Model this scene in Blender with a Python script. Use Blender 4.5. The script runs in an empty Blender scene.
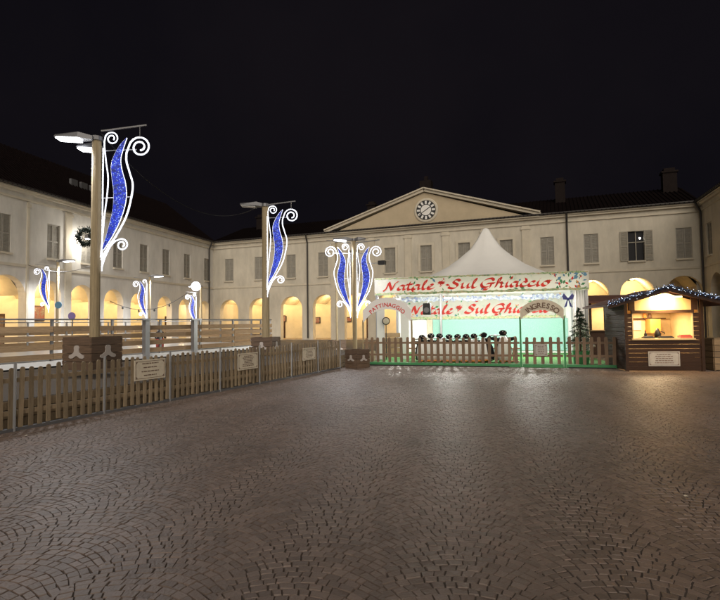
import bpy, bmesh, math, random
import numpy as np
from mathutils import Matrix, Vector
random.seed(7); rng = np.random.default_rng(11)
R = math.radians
sc = bpy.context.scene
COL = sc.collection

# ------------------------------------------------------------------ camera
FPX, EYE, PITCH, ROLL = 500.0, 1.6, R(2.6), R(0.7)
cam = bpy.data.objects.new('camera', bpy.data.cameras.new('camera')); COL.objects.link(cam)
cam.data.sensor_fit = 'HORIZONTAL'; cam.data.sensor_width = 36; cam.data.lens = FPX / 720 * 36
cam.data.clip_start = .05; cam.data.clip_end = 3000
cam.matrix_world = Matrix.Translation((0, 0, EYE)) @ Matrix.Rotation(math.pi/2 + PITCH, 4, 'X') @ Matrix.Rotation(-ROLL, 4, 'Z')
sc.camera = cam
# ------------------------------------------------------------------ night sky, faint glow of the town, added fill light, exposure
W = bpy.data.worlds.new('World'); sc.world = W; W.use_nodes = True
wn = W.node_tree; bg = wn.nodes['Background']
_tc = wn.nodes.new('ShaderNodeTexCoord'); _n = wn.nodes.new('ShaderNodeTexNoise'); _n.inputs['Scale'].default_value = 1.6; _n.inputs['Detail'].default_value = 5
_r = wn.nodes.new('ShaderNodeValToRGB'); wn.links.new(_tc.outputs['Generated'], _n.inputs['Vector']); wn.links.new(_n.outputs['Fac'], _r.inputs['Fac'])
_r.color_ramp.elements[0].position = .36; _r.color_ramp.elements[0].color = (.0030, .0028, .0046, 1)
_r.color_ramp.elements[1].position = .68; _r.color_ramp.elements[1].color = (.0066, .0054, .0072, 1)
wn.links.new(_r.outputs['Color'], bg.inputs['Color']); bg.inputs['Strength'].default_value = 1.0
sun = bpy.data.objects.new('sun', bpy.data.lights.new('sun', 'SUN')); COL.objects.link(sun)
sun.data.energy = 2.5; sun.data.angle = R(70); sun.data.color = (1, .90, .77)  # broad soft fill added in place of unseen lamps around the square
sun.rotation_euler = Vector((-.04, .88, -.42)).to_track_quat('-Z', 'Y').to_euler()
vs = sc.view_settings; vs.view_transform = 'Standard'; vs.look = 'None'; vs.exposure = 0; vs.gamma = 1
sc.cycles.use_denoising = True; sc.cycles.max_bounces = 6; sc.cycles.diffuse_bounces = 3
sc.cycles.sample_clamp_indirect = 4.0

# ------------------------------------------------------------------ photo pixel -> world helpers
def ray(x, y):
    u, v = (x-360)/FPX, -(y-300)/FPX
    c, s = math.cos(ROLL), math.sin(ROLL); u, v = u*c+v*s, -u*s+v*c
    cp, sp = math.cos(PITCH), math.sin(PITCH)
    return Vector((u, cp-v*sp, sp+v*cp))
def atz(x, y, z): d = ray(x, y); return Vector((0, 0, EYE)) + d*((z-EYE)/d.z)
def atY(x, y, Y): d = ray(x, y); return Vector((0, 0, EYE)) + d*(Y/d.y)

# ------------------------------------------------------------------ materials
MATS = {}
def mat(name, color, rough=.7, metal=0, emit=None, estr=0, noise=0, nscale=8, stretch=None, bump=0, bscale=40, island=0, spec=.5, two=None, world=False):
    m = bpy.data.materials.new(name); m.use_nodes = True; MATS[name] = m
    nt = m.node_tree; b = nt.nodes['Principled BSDF']; N = nt.nodes.new; L = nt.links.new
    b.inputs['Base Color'].default_value = (*color, 1); b.inputs['Roughness'].default_value = rough
    b.inputs['Metallic'].default_value = metal; b.inputs['Specular IOR Level'].default_value = spec
    if emit: b.inputs['Emission Color'].default_value = (*emit, 1); b.inputs['Emission Strength'].default_value = estr
    tc = N('ShaderNodeNewGeometry' if world else 'ShaderNodeTexCoord'); mp = N('ShaderNodeMapping'); L(tc.outputs['Position' if world else 'Object'], mp.inputs['Vector'])
    if stretch: mp.inputs['Scale'].default_value = stretch
    src = None
    if noise:
        t = N('ShaderNodeTexNoise'); t.inputs['Scale'].default_value = nscale; t.inputs['Detail'].default_value = 6
        t.inputs['Roughness'].default_value = .65
        L(mp.outputs['Vector'], t.inputs['Vector'])
        r = N('ShaderNodeMix'); r.data_type = 'RGBA'
        mr = N('ShaderNodeMapRange'); mr.inputs['From Min'].default_value = .3; mr.inputs['From Max'].default_value = .7
        L(t.outputs['Fac'], mr.inputs['Value']); L(mr.outputs['Result'], r.inputs['Factor'])
        c2 = two or tuple(c*(1-noise) for c in color)
        r.inputs['A'].default_value = (*color, 1); r.inputs['B'].default_value = (*c2, 1)
        src = r.outputs['Result']
    if island:
        g = N('ShaderNodeNewGeometry'); oi = N('ShaderNodeObjectInfo'); ad = N('ShaderNodeMath'); ad.operation = 'ADD'
        L(g.outputs['Random Per Island'], ad.inputs[0]); L(oi.outputs['Random'], ad.inputs[1])
        fr = N('ShaderNodeMath'); fr.operation = 'FRACT'; L(ad.outputs[0], fr.inputs[0])
        mr = N('ShaderNodeMapRange'); mr.inputs['To Min'].default_value = 1-island; mr.inputs['To Max'].default_value = 1+island
        L(fr.outputs[0], mr.inputs['Value'])
        h = N('ShaderNodeHueSaturation'); h.inputs['Color'].default_value = (*color, 1)
        if src: L(src, h.inputs['Color'])
        L(mr.outputs['Result'], h.inputs['Value']); src = h.outputs['Color']
    if src: L(src, b.inputs['Base Color'])
    if bump:
        t = N('ShaderNodeTexNoise'); t.inputs['Scale'].default_value = bscale; t.inputs['Detail'].default_value = 5
        L(mp.outputs['Vector'], t.inputs['Vector'])
        bp = N('ShaderNodeBump'); bp.inputs['Strength'].default_value = bump; bp.inputs['Distance'].default_value = .02
        L(t.outputs['Fac'], bp.inputs['Height']); L(bp.outputs['Normal'], b.inputs['Normal'])
    return m
mat('plaster', (.64, .585, .48), .85, noise=.32, nscale=.9, stretch=(1, 1, .35), bump=.2, bscale=9)
mat('plaster_white', (.73, .70, .64), .85, noise=.30, nscale=.9, stretch=(1, 1, .35), bump=.2, bscale=9)
mat('ochre', (.50, .41, .28), .85, noise=.15, nscale=1.2)
mat('trim', (.60, .54, .43), .8, noise=.15, nscale=1.5)
mat('vault', (.74, .65, .47), .9, noise=.2, nscale=1)
mat('vault_floor', (.25, .2, .15), .7, noise=.3, nscale=3)
mat('shutter', (.36, .335, .285), .7, noise=.25, nscale=5)
mat('shutter_pale', (.36, .33, .27), .7, noise=.2, nscale=5)
mat('dark_glass', (.010, .010, .012), .3, spec=.12)
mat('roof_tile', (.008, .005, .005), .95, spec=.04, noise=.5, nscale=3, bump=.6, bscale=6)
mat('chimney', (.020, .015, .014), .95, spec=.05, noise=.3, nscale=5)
mat('pipe', (.05, .045, .042), .5, metal=.4)
mat('cobble', (.205, .148, .122), .47, noise=.35, nscale=.42, island=.20, bump=.3, bscale=55, two=(.138, .108, .092), world=True)
mat('mortar', (.10, .077, .064), .9, noise=.4, nscale=2.2, two=(.045, .035, .029), world=True)
mat('paving', (.10, .078, .064), .75, noise=.35, nscale=2, bump=.4, bscale=15)
mat('picket', (.31, .232, .145), .75, noise=.45, nscale=6, stretch=(6, 6, .8), island=.25, bump=.3, bscale=30)
mat('picket_red', (.24, .155, .095), .7, noise=.4, nscale=6, stretch=(6, 6, .8), island=.2)
mat('green_paint', (.05, .26, .09), .6, noise=.25, nscale=6)
mat('plank', (.34, .225, .12), .7, noise=.4, nscale=4, stretch=(1, 1, 12), island=.2, bump=.3, bscale=20)
mat('pole_wood', (.37, .29, .17), .75, noise=.35, nscale=5, stretch=(8, 8, .6), bump=.3, bscale=20)
mat('crate', (.135, .085, .055), .7, noise=.4, nscale=4, stretch=(1, 1, 8), island=.2)
mat('emblem', (.40, .355, .33), .6)
mat('steel', (.35, .35, .36), .45, metal=.8)
mat('black', (.012, .012, .013), .5)
mat('rubber', (.02, .02, .02), .85)
mat('grey_metal', (.17, .17, .18), .45, metal=.5)
mat('lamp_white', (.9, .9, .9), .4, emit=(.95, .97, 1), estr=14)
mat('lamp_off', (.5, .5, .5), .3)
mat('rope_light', (.9, .9, .9), .4, emit=(.80, .86, 1.0), estr=1.7)
mat('warm_lamp', (.9, .8, .6), .4, emit=(1, .72, .36), estr=7)
mat('tent_lamp', (.9, .9, .9), .4, emit=(1, .97, .9), estr=9)
mat('ice', (.82, .86, .90), .18, noise=.08, nscale=2)
mat('white_board', (.80, .80, .79), .5)
mat('tent_white', (.84, .83, .80), .6, noise=.06, nscale=1.5)
mat('mint', (.23, .48, .41), .55, noise=.18, nscale=26, two=(.34, .57, .51))
mat('sign_cream', (.68, .60, .47), .7, noise=.2, nscale=9)
mat('sign_grey', (.48, .45, .41), .7, noise=.2, nscale=9)
mat('print_brown', (.16, .10, .07), .7)
mat('red', (.62, .03, .025), .6)
mat('sign_white', (.78, .76, .74), .55)
mat('turf', (.06, .20, .045), .9, noise=.4, nscale=40, bump=.6, bscale=120)
mat('kiosk_wood', (.062, .034, .023), .65, noise=.4, nscale=5, stretch=(1, 1, 10), island=.15, bump=.3, bscale=20, spec=.15)
mat('deck_wood', (.075, .055, .038), .8, noise=.4, nscale=4, stretch=(1, 10, 1), island=.2)
mat('kiosk_inside', (.70, .52, .27), .7, noise=.2, nscale=4)
mat('kiosk_roof', (.13, .05, .035), .8, noise=.4, nscale=6)
mat('orange', (.65, .24, .05), .5)
mat('wreath_green', (.010, .018, .011), .9)
mat('penguin_black', (.010, .010, .012), .9, spec=.2)
mat('needle', (.035, .085, .045), .8, island=.4)
mat('bark', (.09, .06, .04), .9, noise=.4, nscale=9)
mat('bauble', (.75, .72, .66), .25)
mat('white_plastic', (.75, .73, .70), .45)
mat('skin', (.45, .27, .19), .6)
mat('dark_cloth', (.03, .03, .04), .9)
mat('red_cloth', (.45, .10, .08), .85)
mat('bow_blue', (.03, .035, .22), .4)
mat('sign_blue', (.08, .22, .36), .5)
mat('sign_violet', (.15, .10, .24), .5)
mat('tinsel', (.03, .05, .10), .4, metal=.3)
mat('led_blue', (.5, .6, 1), .4, emit=(.55, .70, 1.0), estr=3.2)
mat('led_white', (.8, .9, 1), .4, emit=(.80, .90, 1.0), estr=4.0)
mat('bench', (.22, .11, .06), .7, noise=.3, nscale=6, island=.2)

def special_leaf():   # net of blue lights: thousands of tiny bulbs glowing inside a blue mat
    m = mat('blue_net', (.004, .008, .07), .5); nt = m.node_tree; b = nt.nodes['Principled BSDF']; N = nt.nodes.new; L = nt.links.new
    tc = N('ShaderNodeTexCoord'); v = N('ShaderNodeTexVoronoi'); v.inputs['Scale'].default_value = 27
    L(tc.outputs['Object'], v.inputs['Vector'])
    cr = N('ShaderNodeValToRGB'); L(v.outputs['Distance'], cr.inputs['Fac'])
    e = cr.color_ramp.elements; e[0].position = .14; e[0].color = (.50, .72, 1, 1); e[1].position = .30; e[1].color = (.003, .026, .46, 1)
    n = N('ShaderNodeTexNoise'); n.inputs['Scale'].default_value = 14; L(tc.outputs['Object'], n.inputs['Vector'])
    mr = N('ShaderNodeMapRange'); mr.inputs['From Min'].default_value = .35; mr.inputs['From Max'].default_value = .65
    mr.inputs['To Min'].default_value = .35; mr.inputs['To Max'].default_value = 1.5; L(n.outputs['Fac'], mr.inputs['Value'])
    L(cr.outputs['Color'], b.inputs['Emission Color']); L(mr.outputs['Result'], b.inputs['Emission Strength'])
special_leaf()
def beads(m, lo, hi, scale):
    nt = m.node_tree; N = nt.nodes.new; L = nt.links.new; tc = N('ShaderNodeTexCoord'); n = N('ShaderNodeTexNoise')
    n.inputs['Scale'].default_value = scale; n.inputs['Detail'].default_value = 2; L(tc.outputs['Object'], n.inputs['Vector'])
    mr = N('ShaderNodeMapRange'); mr.inputs['From Min'].default_value = .35; mr.inputs['From Max'].default_value = .65
    mr.inputs['To Min'].default_value = lo; mr.inputs['To Max'].default_value = hi
    L(n.outputs['Fac'], mr.inputs['Value']); L(mr.outputs['Result'], nt.nodes['Principled BSDF'].inputs['Emission Strength'])
beads(MATS['rope_light'], .55, 2.6, 34)
def special_banner(name, base, deco, scale, thin=False):  # printed cloth with flowery border print
    m = mat(name, base, .6); nt = m.node_tree; b = nt.nodes['Principled BSDF']; N = nt.nodes.new; L = nt.links.new
    tc = N('ShaderNodeTexCoord'); n = N('ShaderNodeTexNoise'); n.inputs['Scale'].default_value = scale; n.inputs['Detail'].default_value = 8
    n.inputs['Roughness'].default_value = .8
    L(tc.outputs['Object'], n.inputs['Vector']); cr = N('ShaderNodeValToRGB'); L(n.outputs['Fac'], cr.inputs['Fac'])
    els = cr.color_ramp.elements; els[0].position = deco[0][0]; els[0].color = (*deco[0][1], 1)
    els[1].position = deco[1][0]; els[1].color = (*deco[1][1], 1)
    for p, c in deco[2:]: e = els.new(p); e.color = (*c, 1)
    L(cr.outputs['Color'], b.inputs['Base Color'])
    if thin:
        tr_ = N('ShaderNodeBsdfTranslucent'); mx = N('ShaderNodeMixShader'); mx.inputs['Fac'].default_value = .5
        L(cr.outputs['Color'], tr_.inputs['Color']); L(b.outputs['BSDF'], mx.inputs[1]); L(tr_.outputs['BSDF'], mx.inputs[2])
        L(mx.outputs['Shader'], nt.nodes['Material Output'].inputs['Surface'])
special_banner('banner', (.8, .8, .74), [(.30, (.50, .62, .55)), (.68, (.82, .74, .58)), (.42, (.80, .78, .72)), (.58, (.82, .80, .76))], 2.6, True)
special_banner('red_print', (.7, .03, .03), [(.4, (.62, .025, .02)), (.6, (.70, .05, .035))], 3, True)
special_banner('garland_print', (.3, .4, .2), [(.3, (.03, .10, .04)), (.72, (.75, .72, .55)), (.45, (.20, .34, .16)), (.55, (.58, .55, .34)), (.6, (.45, .12, .06))], 11)
special_banner('frost_print', (.5, .55, .7), [(.35, (.08, .10, .35)), (.66, (.85, .85, .85)), (.47, (.40, .44, .62)), (.55, (.78, .80, .82))], 7)
special_banner('poster', (.3, .2, .2), [(.35, (.05, .03, .03)), (.66, (.6, .5, .4)), (.47, (.30, .10, .08)), (.55, (.15, .13, .12))], 5)

# ------------------------------------------------------------------ mesh helpers
class MB:
    def __init__(s): s.v = []; s.f = []
    def add(s, vs, fs, M=None):
        o = len(s.v)
        s.v += [tuple(M @ Vector(p)) if M else tuple(p) for p in vs]
        s.f += [tuple(i+o for i in f) for f in fs]; return s
    def box(s, x0, x1, y0, y1, z0, z1, M=None):
        return s.add([(x0,y0,z0),(x1,y0,z0),(x1,y1,z0),(x0,y1,z0),(x0,y0,z1),(x1,y0,z1),(x1,y1,z1),(x0,y1,z1)],
                     [(0,3,2,1),(4,5,6,7),(0,1,5,4),(1,2,6,5),(2,3,7,6),(3,0,4,7)], M)
    def prism(s, poly, y0, y1, M=None):      # poly in (x,z), pushed along y
        n = len(poly)
        return s.add([(x,y0,z) for x,z in poly]+[(x,y1,z) for x,z in poly],
                     [tuple(range(n)), tuple(range(2*n-1,n-1,-1))]+[(i,i+n,(i+1)%n+n,(i+1)%n) for i in range(n)], M)
    def prism_z(s, poly, z0, z1):
        n = len(poly)
        return s.add([(x,y,z0) for x,y in poly]+[(x,y,z1) for x,y in poly],
                     [tuple(range(n-1,-1,-1)), tuple(range(n,2*n))]+[(i,(i+1)%n,(i+1)%n+n,i+n) for i in range(n)])
    def tube(s, pts, r, n=6, cap=True):
        pts = [Vector(p) for p in pts]; m = len(pts); rs = r if isinstance(r,(list,tuple)) else [r]*m
        vs=[]; fs=[]; prev=None
        for i,p in enumerate(pts):
            t = (pts[min(i+1,m-1)]-pts[max(i-1,0)]).normalized()
            if prev is None: a = t.orthogonal().normalized()
            else: a = (prev - t*prev.dot(t)); a = a.normalized() if a.length>1e-6 else t.orthogonal().normalized()
            prev=a; b=t.cross(a)
            vs += [p+(a*math.cos(2*math.pi*k/n)+b*math.sin(2*math.pi*k/n))*rs[i] for k in range(n)]
        for i in range(m-1):
            for k in range(n): fs.append((i*n+k,i*n+(k+1)%n,(i+1)*n+(k+1)%n,(i+1)*n+k))
        if cap: fs += [tuple(range(n-1,-1,-1)), tuple(range((m-1)*n,m*n))]
        return s.add(vs,fs)
    def lathe(s, prof, n=16, M=None):        # prof (r,z) bottom to top
        vs=[]; fs=[]
        for r,z in prof: vs += [(r*math.cos(2*math.pi*k/n), r*math.sin(2*math.pi*k/n), z) for k in range(n)]
        for i in range(len(prof)-1):
            for k in range(n): fs.append((i*n+k,i*n+(k+1)%n,(i+1)*n+(k+1)%n,(i+1)*n+k))
        fs += [tuple(range(n-1,-1,-1)), tuple(range((len(prof)-1)*n,len(prof)*n))]
        return s.add(vs,fs,M)
    def ball(s, c, r, n=10, sc_=(1,1,1)):
        prof=[(max(.001,math.sin(math.pi*i/7))*r, -math.cos(math.pi*i/7)*r) for i in range(8)]
        return s.lathe(prof, n, Matrix.Translation(c) @ Matrix.Diagonal((*sc_,1)))
    def build(s, name, m, parent=None, smooth=False, bevel=0):
        me = bpy.data.meshes.new(name); me.from_pydata(s.v, [], s.f); me.update()
        if smooth: me.shade_smooth()
        return obj(name, me, m, parent, bevel)
def obj(name, me, m, parent=None, bevel=0):
    o = bpy.data.objects.new(name, me); COL.objects.link(o)
    if m is not None:
        if me.materials: me.materials[0] = MATS[m]
        else: me.materials.append(MATS[m])
    if parent: o.parent = parent
    if bevel:
        b = o.modifiers.new('bevel','BEVEL'); b.width = bevel; b.segments = 2; b.limit_method='ANGLE'
    return o
def tag(o, label, cat, group=None, kind=None):
    if label: o['label'] = label
    if cat: o['category'] = cat
    if group: o['group'] = group
    if kind: o['kind'] = kind
    return o
def empty(name, loc=(0,0,0), rz=0, label=None, cat=None, group=None):
    o = bpy.data.objects.new(name, None); COL.objects.link(o); o.location = loc; o.rotation_euler = (0,0,rz); o.empty_display_size = .2
    return tag(o, label, cat, group)
def copy_tree(o, parent=None):
    c = o.copy(); COL.objects.link(c); c.parent = parent
    for ch in list(o.children): copy_tree(ch, c)
    return c
def light(name, kind, loc, power, color, parent=None, size=.1, spot=None, aim=None):
    l = bpy.data.lights.new(name, kind); l.energy = power; l.color = color
    if kind == 'AREA': l.size = size
    else: l.shadow_soft_size = size
    if spot: l.spot_size = spot; l.spot_blend = .6
    o = bpy.data.objects.new(name, l); COL.objects.link(o); o.location = loc
    if aim: o.rotation_euler = Vector(aim).to_track_quat('-Z','Y').to_euler()
    if parent: o.parent = parent
    return o
def spline(pts, n=8):
    P=[Vector(p) for p in pts]; out=[]
    for i in range(len(P)-1):
        a=P[max(i-1,0)];b=P[i];c=P[i+1];d=P[min(i+2,len(P)-1)]
        for k in range(n):
            t=k/n; out.append(.5*((2*b)+(c-a)*t+(2*a-5*b+4*c-d)*t*t+(3*b-a-3*c+d)*t**3))
    return out+[P[-1]]
def glyph_mesh(ch, size):
    cu = bpy.data.curves.new('t','FONT'); cu.body = ch; cu.size = size; cu.align_x='CENTER'; cu.extrude=.004; cu.offset=size*.018
    o = bpy.data.objects.new('t',cu); COL.objects.link(o); dg = bpy.context.evaluated_depsgraph_get(); dg.update()
    me = bpy.data.meshes.new_from_object(o.evaluated_get(dg)); bpy.data.objects.remove(o); return me
_gl = {}
def arc_text(name, text, size, m, parent, cx, zc, rad, a0, a1, y):
    """letters standing on an arc in the local xz plane, one mesh"""
    n = len(text); ws=[.5 if ch=='I' else 1.12 if ch in 'GNO' else 1 for ch in text]; tot=sum(ws)-(ws[0]+ws[-1])/2; acc=-ws[0]/2
    for i,ch in enumerate(text):
        if (ch,size) not in _gl: _gl[(ch,size)] = glyph_mesh(ch,size)
        me = _gl[(ch,size)]; acc+=ws[i]; a = a0+(a1-a0)*(acc-ws[i]/2)/tot
        M = Matrix.Translation((cx,y,zc)) @ Matrix.Rotation(a,4,'Y') @ Matrix.Translation((0,0,rad)) @ Matrix.Rotation(math.pi/2,4,'X')
        MB().add([v.co for v in me.vertices],[tuple(p.vertices) for p in me.polygons],M).build(name,m,parent)

# ------------------------------------------------------------------ ground
g = MB().add([(-900,-900,-.03),(900,-900,-.03),(900,900,-.03),(-900,900,-.03)],[(0,1,2,3)]).build('ground','paving'); g['kind']='structure'
# cobbled square: stones laid in rows of fan-like arcs
FENCE0, FENCE1 = Vector((-5.45,7.6)), Vector((-.72,17.75)); FD=(FENCE1-FENCE0).normalized()
th = R(11); ax = Vector((math.sin(th),math.cos(th))); px = Vector((math.cos(th),-math.sin(th)))
def inside(x,y):
    left = (x-FENCE0.x)*FD.y-(y-FENCE0.y)*FD.x      # right of the fence is positive
    far = (x-.1)*2.5+(y-19.05)*8.4                  # in front of the far fence is negative
    return (left > -.35) & (far < 6) & (y > .2) & (x < 20) & (y < 19.6)
pv = MB().add([(-9.3,.0,-.0078),(20.2,.0,-.0078),(20.2,13.3,-.0078),(.3,19.4,-.0078),(-1.0,18.6,-.0078),(-9.3,.6,-.0078)],[(0,1,2,3,4,5)]).build('pavement','mortar'); pv['kind']='structure'
CW, DR = .95, .073; RA = CW*.72
NST = 13
quads=[]
amax = math.asin(CW/2/RA)
for ci in range(-15,28):
    for ri in range(-60,330):
        s0 = ri*DR + (.5*DR if ci%2 else 0)
        cxy = px*(ci*CW)+ax*s0
        if not (-10<cxy.x<20.5 and -1<cxy.y<20.5): continue
        cut = np.linspace(-amax,amax,NST+1) + np.concatenate([[0],rng.uniform(-.03,.03,NST-1),[0]]) + (ri%2-.5)*.06*np.concatenate([[0],np.ones(NST-1),[0]])
        p = RA*np.sin(cut); sg = RA*np.cos(cut)-RA
        pu = np.clip(p + DR*np.cos(cut)*np.sin(cut), -CW/2, CW/2); su = np.sqrt(RA*RA-pu*pu)-RA
        j0,j1 = rng.uniform(.002,.022,2); p[0]-=j0; pu[0]-=j0; p[-1]+=j1; pu[-1]+=j1
        for j in range(NST):
            quads.append([(ci*CW+p[j],s0+sg[j]),(ci*CW+p[j+1],s0+sg[j+1]),(ci*CW+pu[j+1],s0+DR+su[j+1]),(ci*CW+pu[j],s0+DR+su[j])])
Q = np.array(quads)
X = Q[...,0]*px.x+Q[...,1]*ax.x; Y = Q[...,0]*px.y+Q[...,1]*ax.y
P2 = np.stack([X,Y],-1); cen = P2.mean(1)
area = .5*np.abs(np.sum(P2[:,:,0]*np.roll(P2[:,:,1],-1,1)-P2[:,:,1]*np.roll(P2[:,:,0],-1,1),1))
keep = inside(cen[:,0],cen[:,1]) & (area>.0005); P2=P2[keep]; cen=cen[keep]; n=len(P2)
w_ = np.stack([np.sin(P2[...,1]*7.1+P2[...,0]*2.3)+np.sin(P2[...,1]*17+1.3), np.sin(P2[...,0]*6.3-P2[...,1]*3.1)],-1)*.010
P2 = P2 + w_ + rng.normal(0,.003,P2.shape); cen = P2.mean(1)
d = P2-cen[:,None,:]; ln = np.linalg.norm(d,axis=2,keepdims=True)
bot = cen[:,None,:]+d*np.maximum(.3,(1-.0018/ln)); top = cen[:,None,:]+d*np.maximum(.2,(1-.0075/ln))
zt = rng.normal(0,.0012,n); tilt = rng.normal(0,.015,(n,2))
# the square is slightly uneven, as old paving is
und = .002*np.sin(cen[:,0]*1.3+.6*cen[:,1])+.0015*np.sin(cen[:,1]*1.9-cen[:,0]*.7)
ztop = (zt+und)[:,None]+np.einsum('nk,njk->nj',tilt,top-cen[:,None,:]); zbot = ztop-.004
V = np.concatenate([np.concatenate([bot,zbot[...,None]-.012],2),np.concatenate([top,ztop[...,None]],2)],1)   # n,8,3
FQ = np.array([[4,5,6,7],[0,1,5,4],[1,2,6,5],[2,3,7,6],[3,0,4,7]])
inframe = (cen[:,1]>2.55)&(np.abs(cen[:,0])<cen[:,1]*.73)
order = np.argsort(np.where(inframe,np.hypot(cen[:,0],cen[:,1]),1e9))
solo = order[:300]; rest = order[300:]
def fast_mesh(name,V,F):
    me=bpy.data.meshes.new(name); nv=len(V); nf=len(F)
    me.vertices.add(nv); me.vertices.foreach_set('co',V.astype(np.float32).ravel())
    me.loops.add(nf*4); me.loops.foreach_set('vertex_index',F.astype(np.int32).ravel())
    me.polygons.add(nf); me.polygons.foreach_set('loop_start',np.arange(0,nf*4,4,dtype=np.int32)); me.polygons.foreach_set('loop_total',np.full(nf,4,np.int32))
    me.update(calc_edges=True); me.validate(); me.shade_flat(); return me
Vr=V[rest]; Fr=(FQ[None]+8*np.arange(len(Vr))[:,None,None]).reshape(-1,4)
co=obj('cobblestones',fast_mesh('cobblestones',Vr.reshape(-1,3),Fr),'cobble',pv); co['kind']='stuff'
for i in solo:
    me=fast_mesh('cobblestone',V[i]-np.array([*cen[i],0]),FQ)
    o=obj('cobblestone',me,'cobble',pv); o.location=(*cen[i],0)

# ------------------------------------------------------------------ palace wings
H=9.9
A=atz(0,185,H); C=atz(213,244.5,H); RR=atz(700,204.4,H)
aL=math.atan2(C.y-A.y,C.x-A.x); aB=math.atan2(RR.y-C.y,RR.x-C.x); aR=aL+math.pi+R(-4)
LL=(C-A).to_2d().length; LB=(RR-C).to_2d().length
def shutter_mesh(w,h,open_=False):
    mb=MB(); t=.05
    mb.box(0,w,-t,0,0,.08).box(0,w,-t,0,h-.08,h).box(0,.07,-t,0,.08,h-.08).box(w-.07,w,-t,0,.08,h-.08).box(.07,w-.07,-t,0,h*.48,h*.48+.08)
    k=int((h-.2)/.075)
    for i in range(k):
        z=.1+i*(h-.2)/k
        mb.add([(.07,-.012,z+.05),(w-.07,-.012,z+.05),(w-.07,-.045,z),(.07,-.045,z)],[(3,2,1,0)])
    mb.box(.07,w-.07,-.008,0,.08,h-.08)
    return mb
def wing(name,origin,ang,length,x0,arches,windows,label,wall_mat,arch_mat,pipes=(),pil=(),roof_h=2.6,pediment=None,lamps=True,apex=lambda c:4.3,lampk=1.0):
    """x along the facade seen from the square, y into the building; x0 = where the wall starts"""
    root=empty(name,(origin.x,origin.y,0),ang,label,'building')
    T=.55; ZS=5.0
    xs=[x0]+[(arches[i][0]+arches[i+1][0])/2 for i in range(len(arches)-1)]+[length]
    mb=MB()
    # upper storey with window openings
    edges=x0
    wins=sorted(windows,key=lambda w:w[0])
    for c,w,z0,z1,kind in wins:
        a,b=c-w/2,c+w/2
        mb.box(edges,a,0,T,ZS,H-.15); mb.box(a,b,0,T,ZS,z0); mb.box(a,b,0,T,z1,H-.15); edges=b
    mb.box(edges,length,0,T,ZS,H-.15)
    # arcade storey: piers and spandrels
    NA=14
    for i,(c,w,dark) in enumerate(arches):
        a,b=xs[i],xs[i+1]; r=w/2; zs=apex(c)-r
        mb.box(a,c-r,0,T,0,zs); mb.box(c+r,b,0,T,0,zs)
        pts=[(c-r*math.cos(math.pi*k/NA),zs+r*math.sin(math.pi*k/NA)) for k in range(NA+1)]
        vs_=[];fs_=[]
        for k in range(NA+1):
            p=pts[k]; fx=a+(b-a)*(k/NA) if 0<k<NA else (a if k==0 else b)
            for yy in (0,T): vs_ += [(p[0],yy,p[1]),(fx,yy,ZS)]
        for k in range(NA):
            o=4*k; fs_ += [(o,o+4,o+5,o+1),(o+2,o+3,o+7,o+6),(o,o+2,o+6,o+4)]
        # side triangles at the springing
        vs_ += [(a,0,zs),(b,0,zs)]
        fs_ += [(0,1,len(vs_)-2),(4*NA,len(vs_)-1,4*NA+1)]
        mb.add(vs_,fs_)
    mb.build('wall',wall_mat,root)
    # arcade behind
    D=4.2
    ar=MB().box(x0,length,D,D+.2,0,ZS-.2)
    for i,(c,w,dark) in enumerate(arches):   # vaulted bays
        a,b=xs[i],xs[i+1]
        pts=[]
        for k in range(9):
            t=k/8; pts.append((a+(b-a)*t, 3.55+ (apex(c)-3.35)*math.sin(math.pi*t)))
        vs_=[(x,yy,z) for x,z in pts for yy in (T,D)]
        ar.add(vs_,[(2*k,2*k+2,2*k+3,2*k+1) for k in range(8)])
    ar.box(x0,length,T,D,ZS-.1,ZS)
    ar.build('arcade_vault','vault',root)
    MB().box(x0,length,-.1,D,-.02,.06).build('arcade_floor','vault_floor',root)
    # base, string course, cornice
    MB().box(x0,length,-.06,-.002,5.25,5.42).build('string_course','trim',root)
    cm=MB().box(x0,length,-.10,-.002,H-.55,H-.42).box(x0,length,-.22,T,H-.15,H).box(x0-.0,length,-.34,T,H,H+.09)
    cm.build('cornice','trim',root)
    gm=MB().tube([(x0,-.45,H+.16),(length,-.45,H+.16)],.08,8); gm.build('gutter','pipe',root)
    rf=MB(); D2=11.
    rf.add([(x0,-.5,H+.12),(length,-.5,H+.12),(length,D2/2,H+roof_h),(x0,D2/2,H+roof_h),(x0,D2,H+.1),(length,D2,H+.1)],[(0,1,2,3),(3,2,5,4)])
    nt=int((length-x0)/.3)
    for k in range(nt):
        xx=x0+.15+k*.3; rf.tube([(xx,-.52,H+.13),(xx,D2/2,H+roof_h+.02)],.05,5)
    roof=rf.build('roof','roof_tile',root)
    MB().box(x0,length,D2-.3,D2,0,H).build('rear_wall',wall_mat,root)
    MB().box(x0,x0+.3,T,D2-.3,0,H).build('end_wall',wall_mat,root); MB().box(length-.3,length,T,D2-.3,0,H).build('end_wall',wall_mat,root)
    for x in pipes:
        MB().tube([(x,-.45,H+.1),(x,-.30,H-.25),(x,-.12,H-.6),(x,-.12,.2)],.075,8).build('downpipe','pipe',root)
    for x,w in pil:
        MB().box(x-w/2,x+w/2,-.09,-.001,0,H-.58).box(x-w/2-.08,x+w/2+.08,-.14,-.091,H-.9,H-.72).build('pilaster','trim',root)
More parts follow.
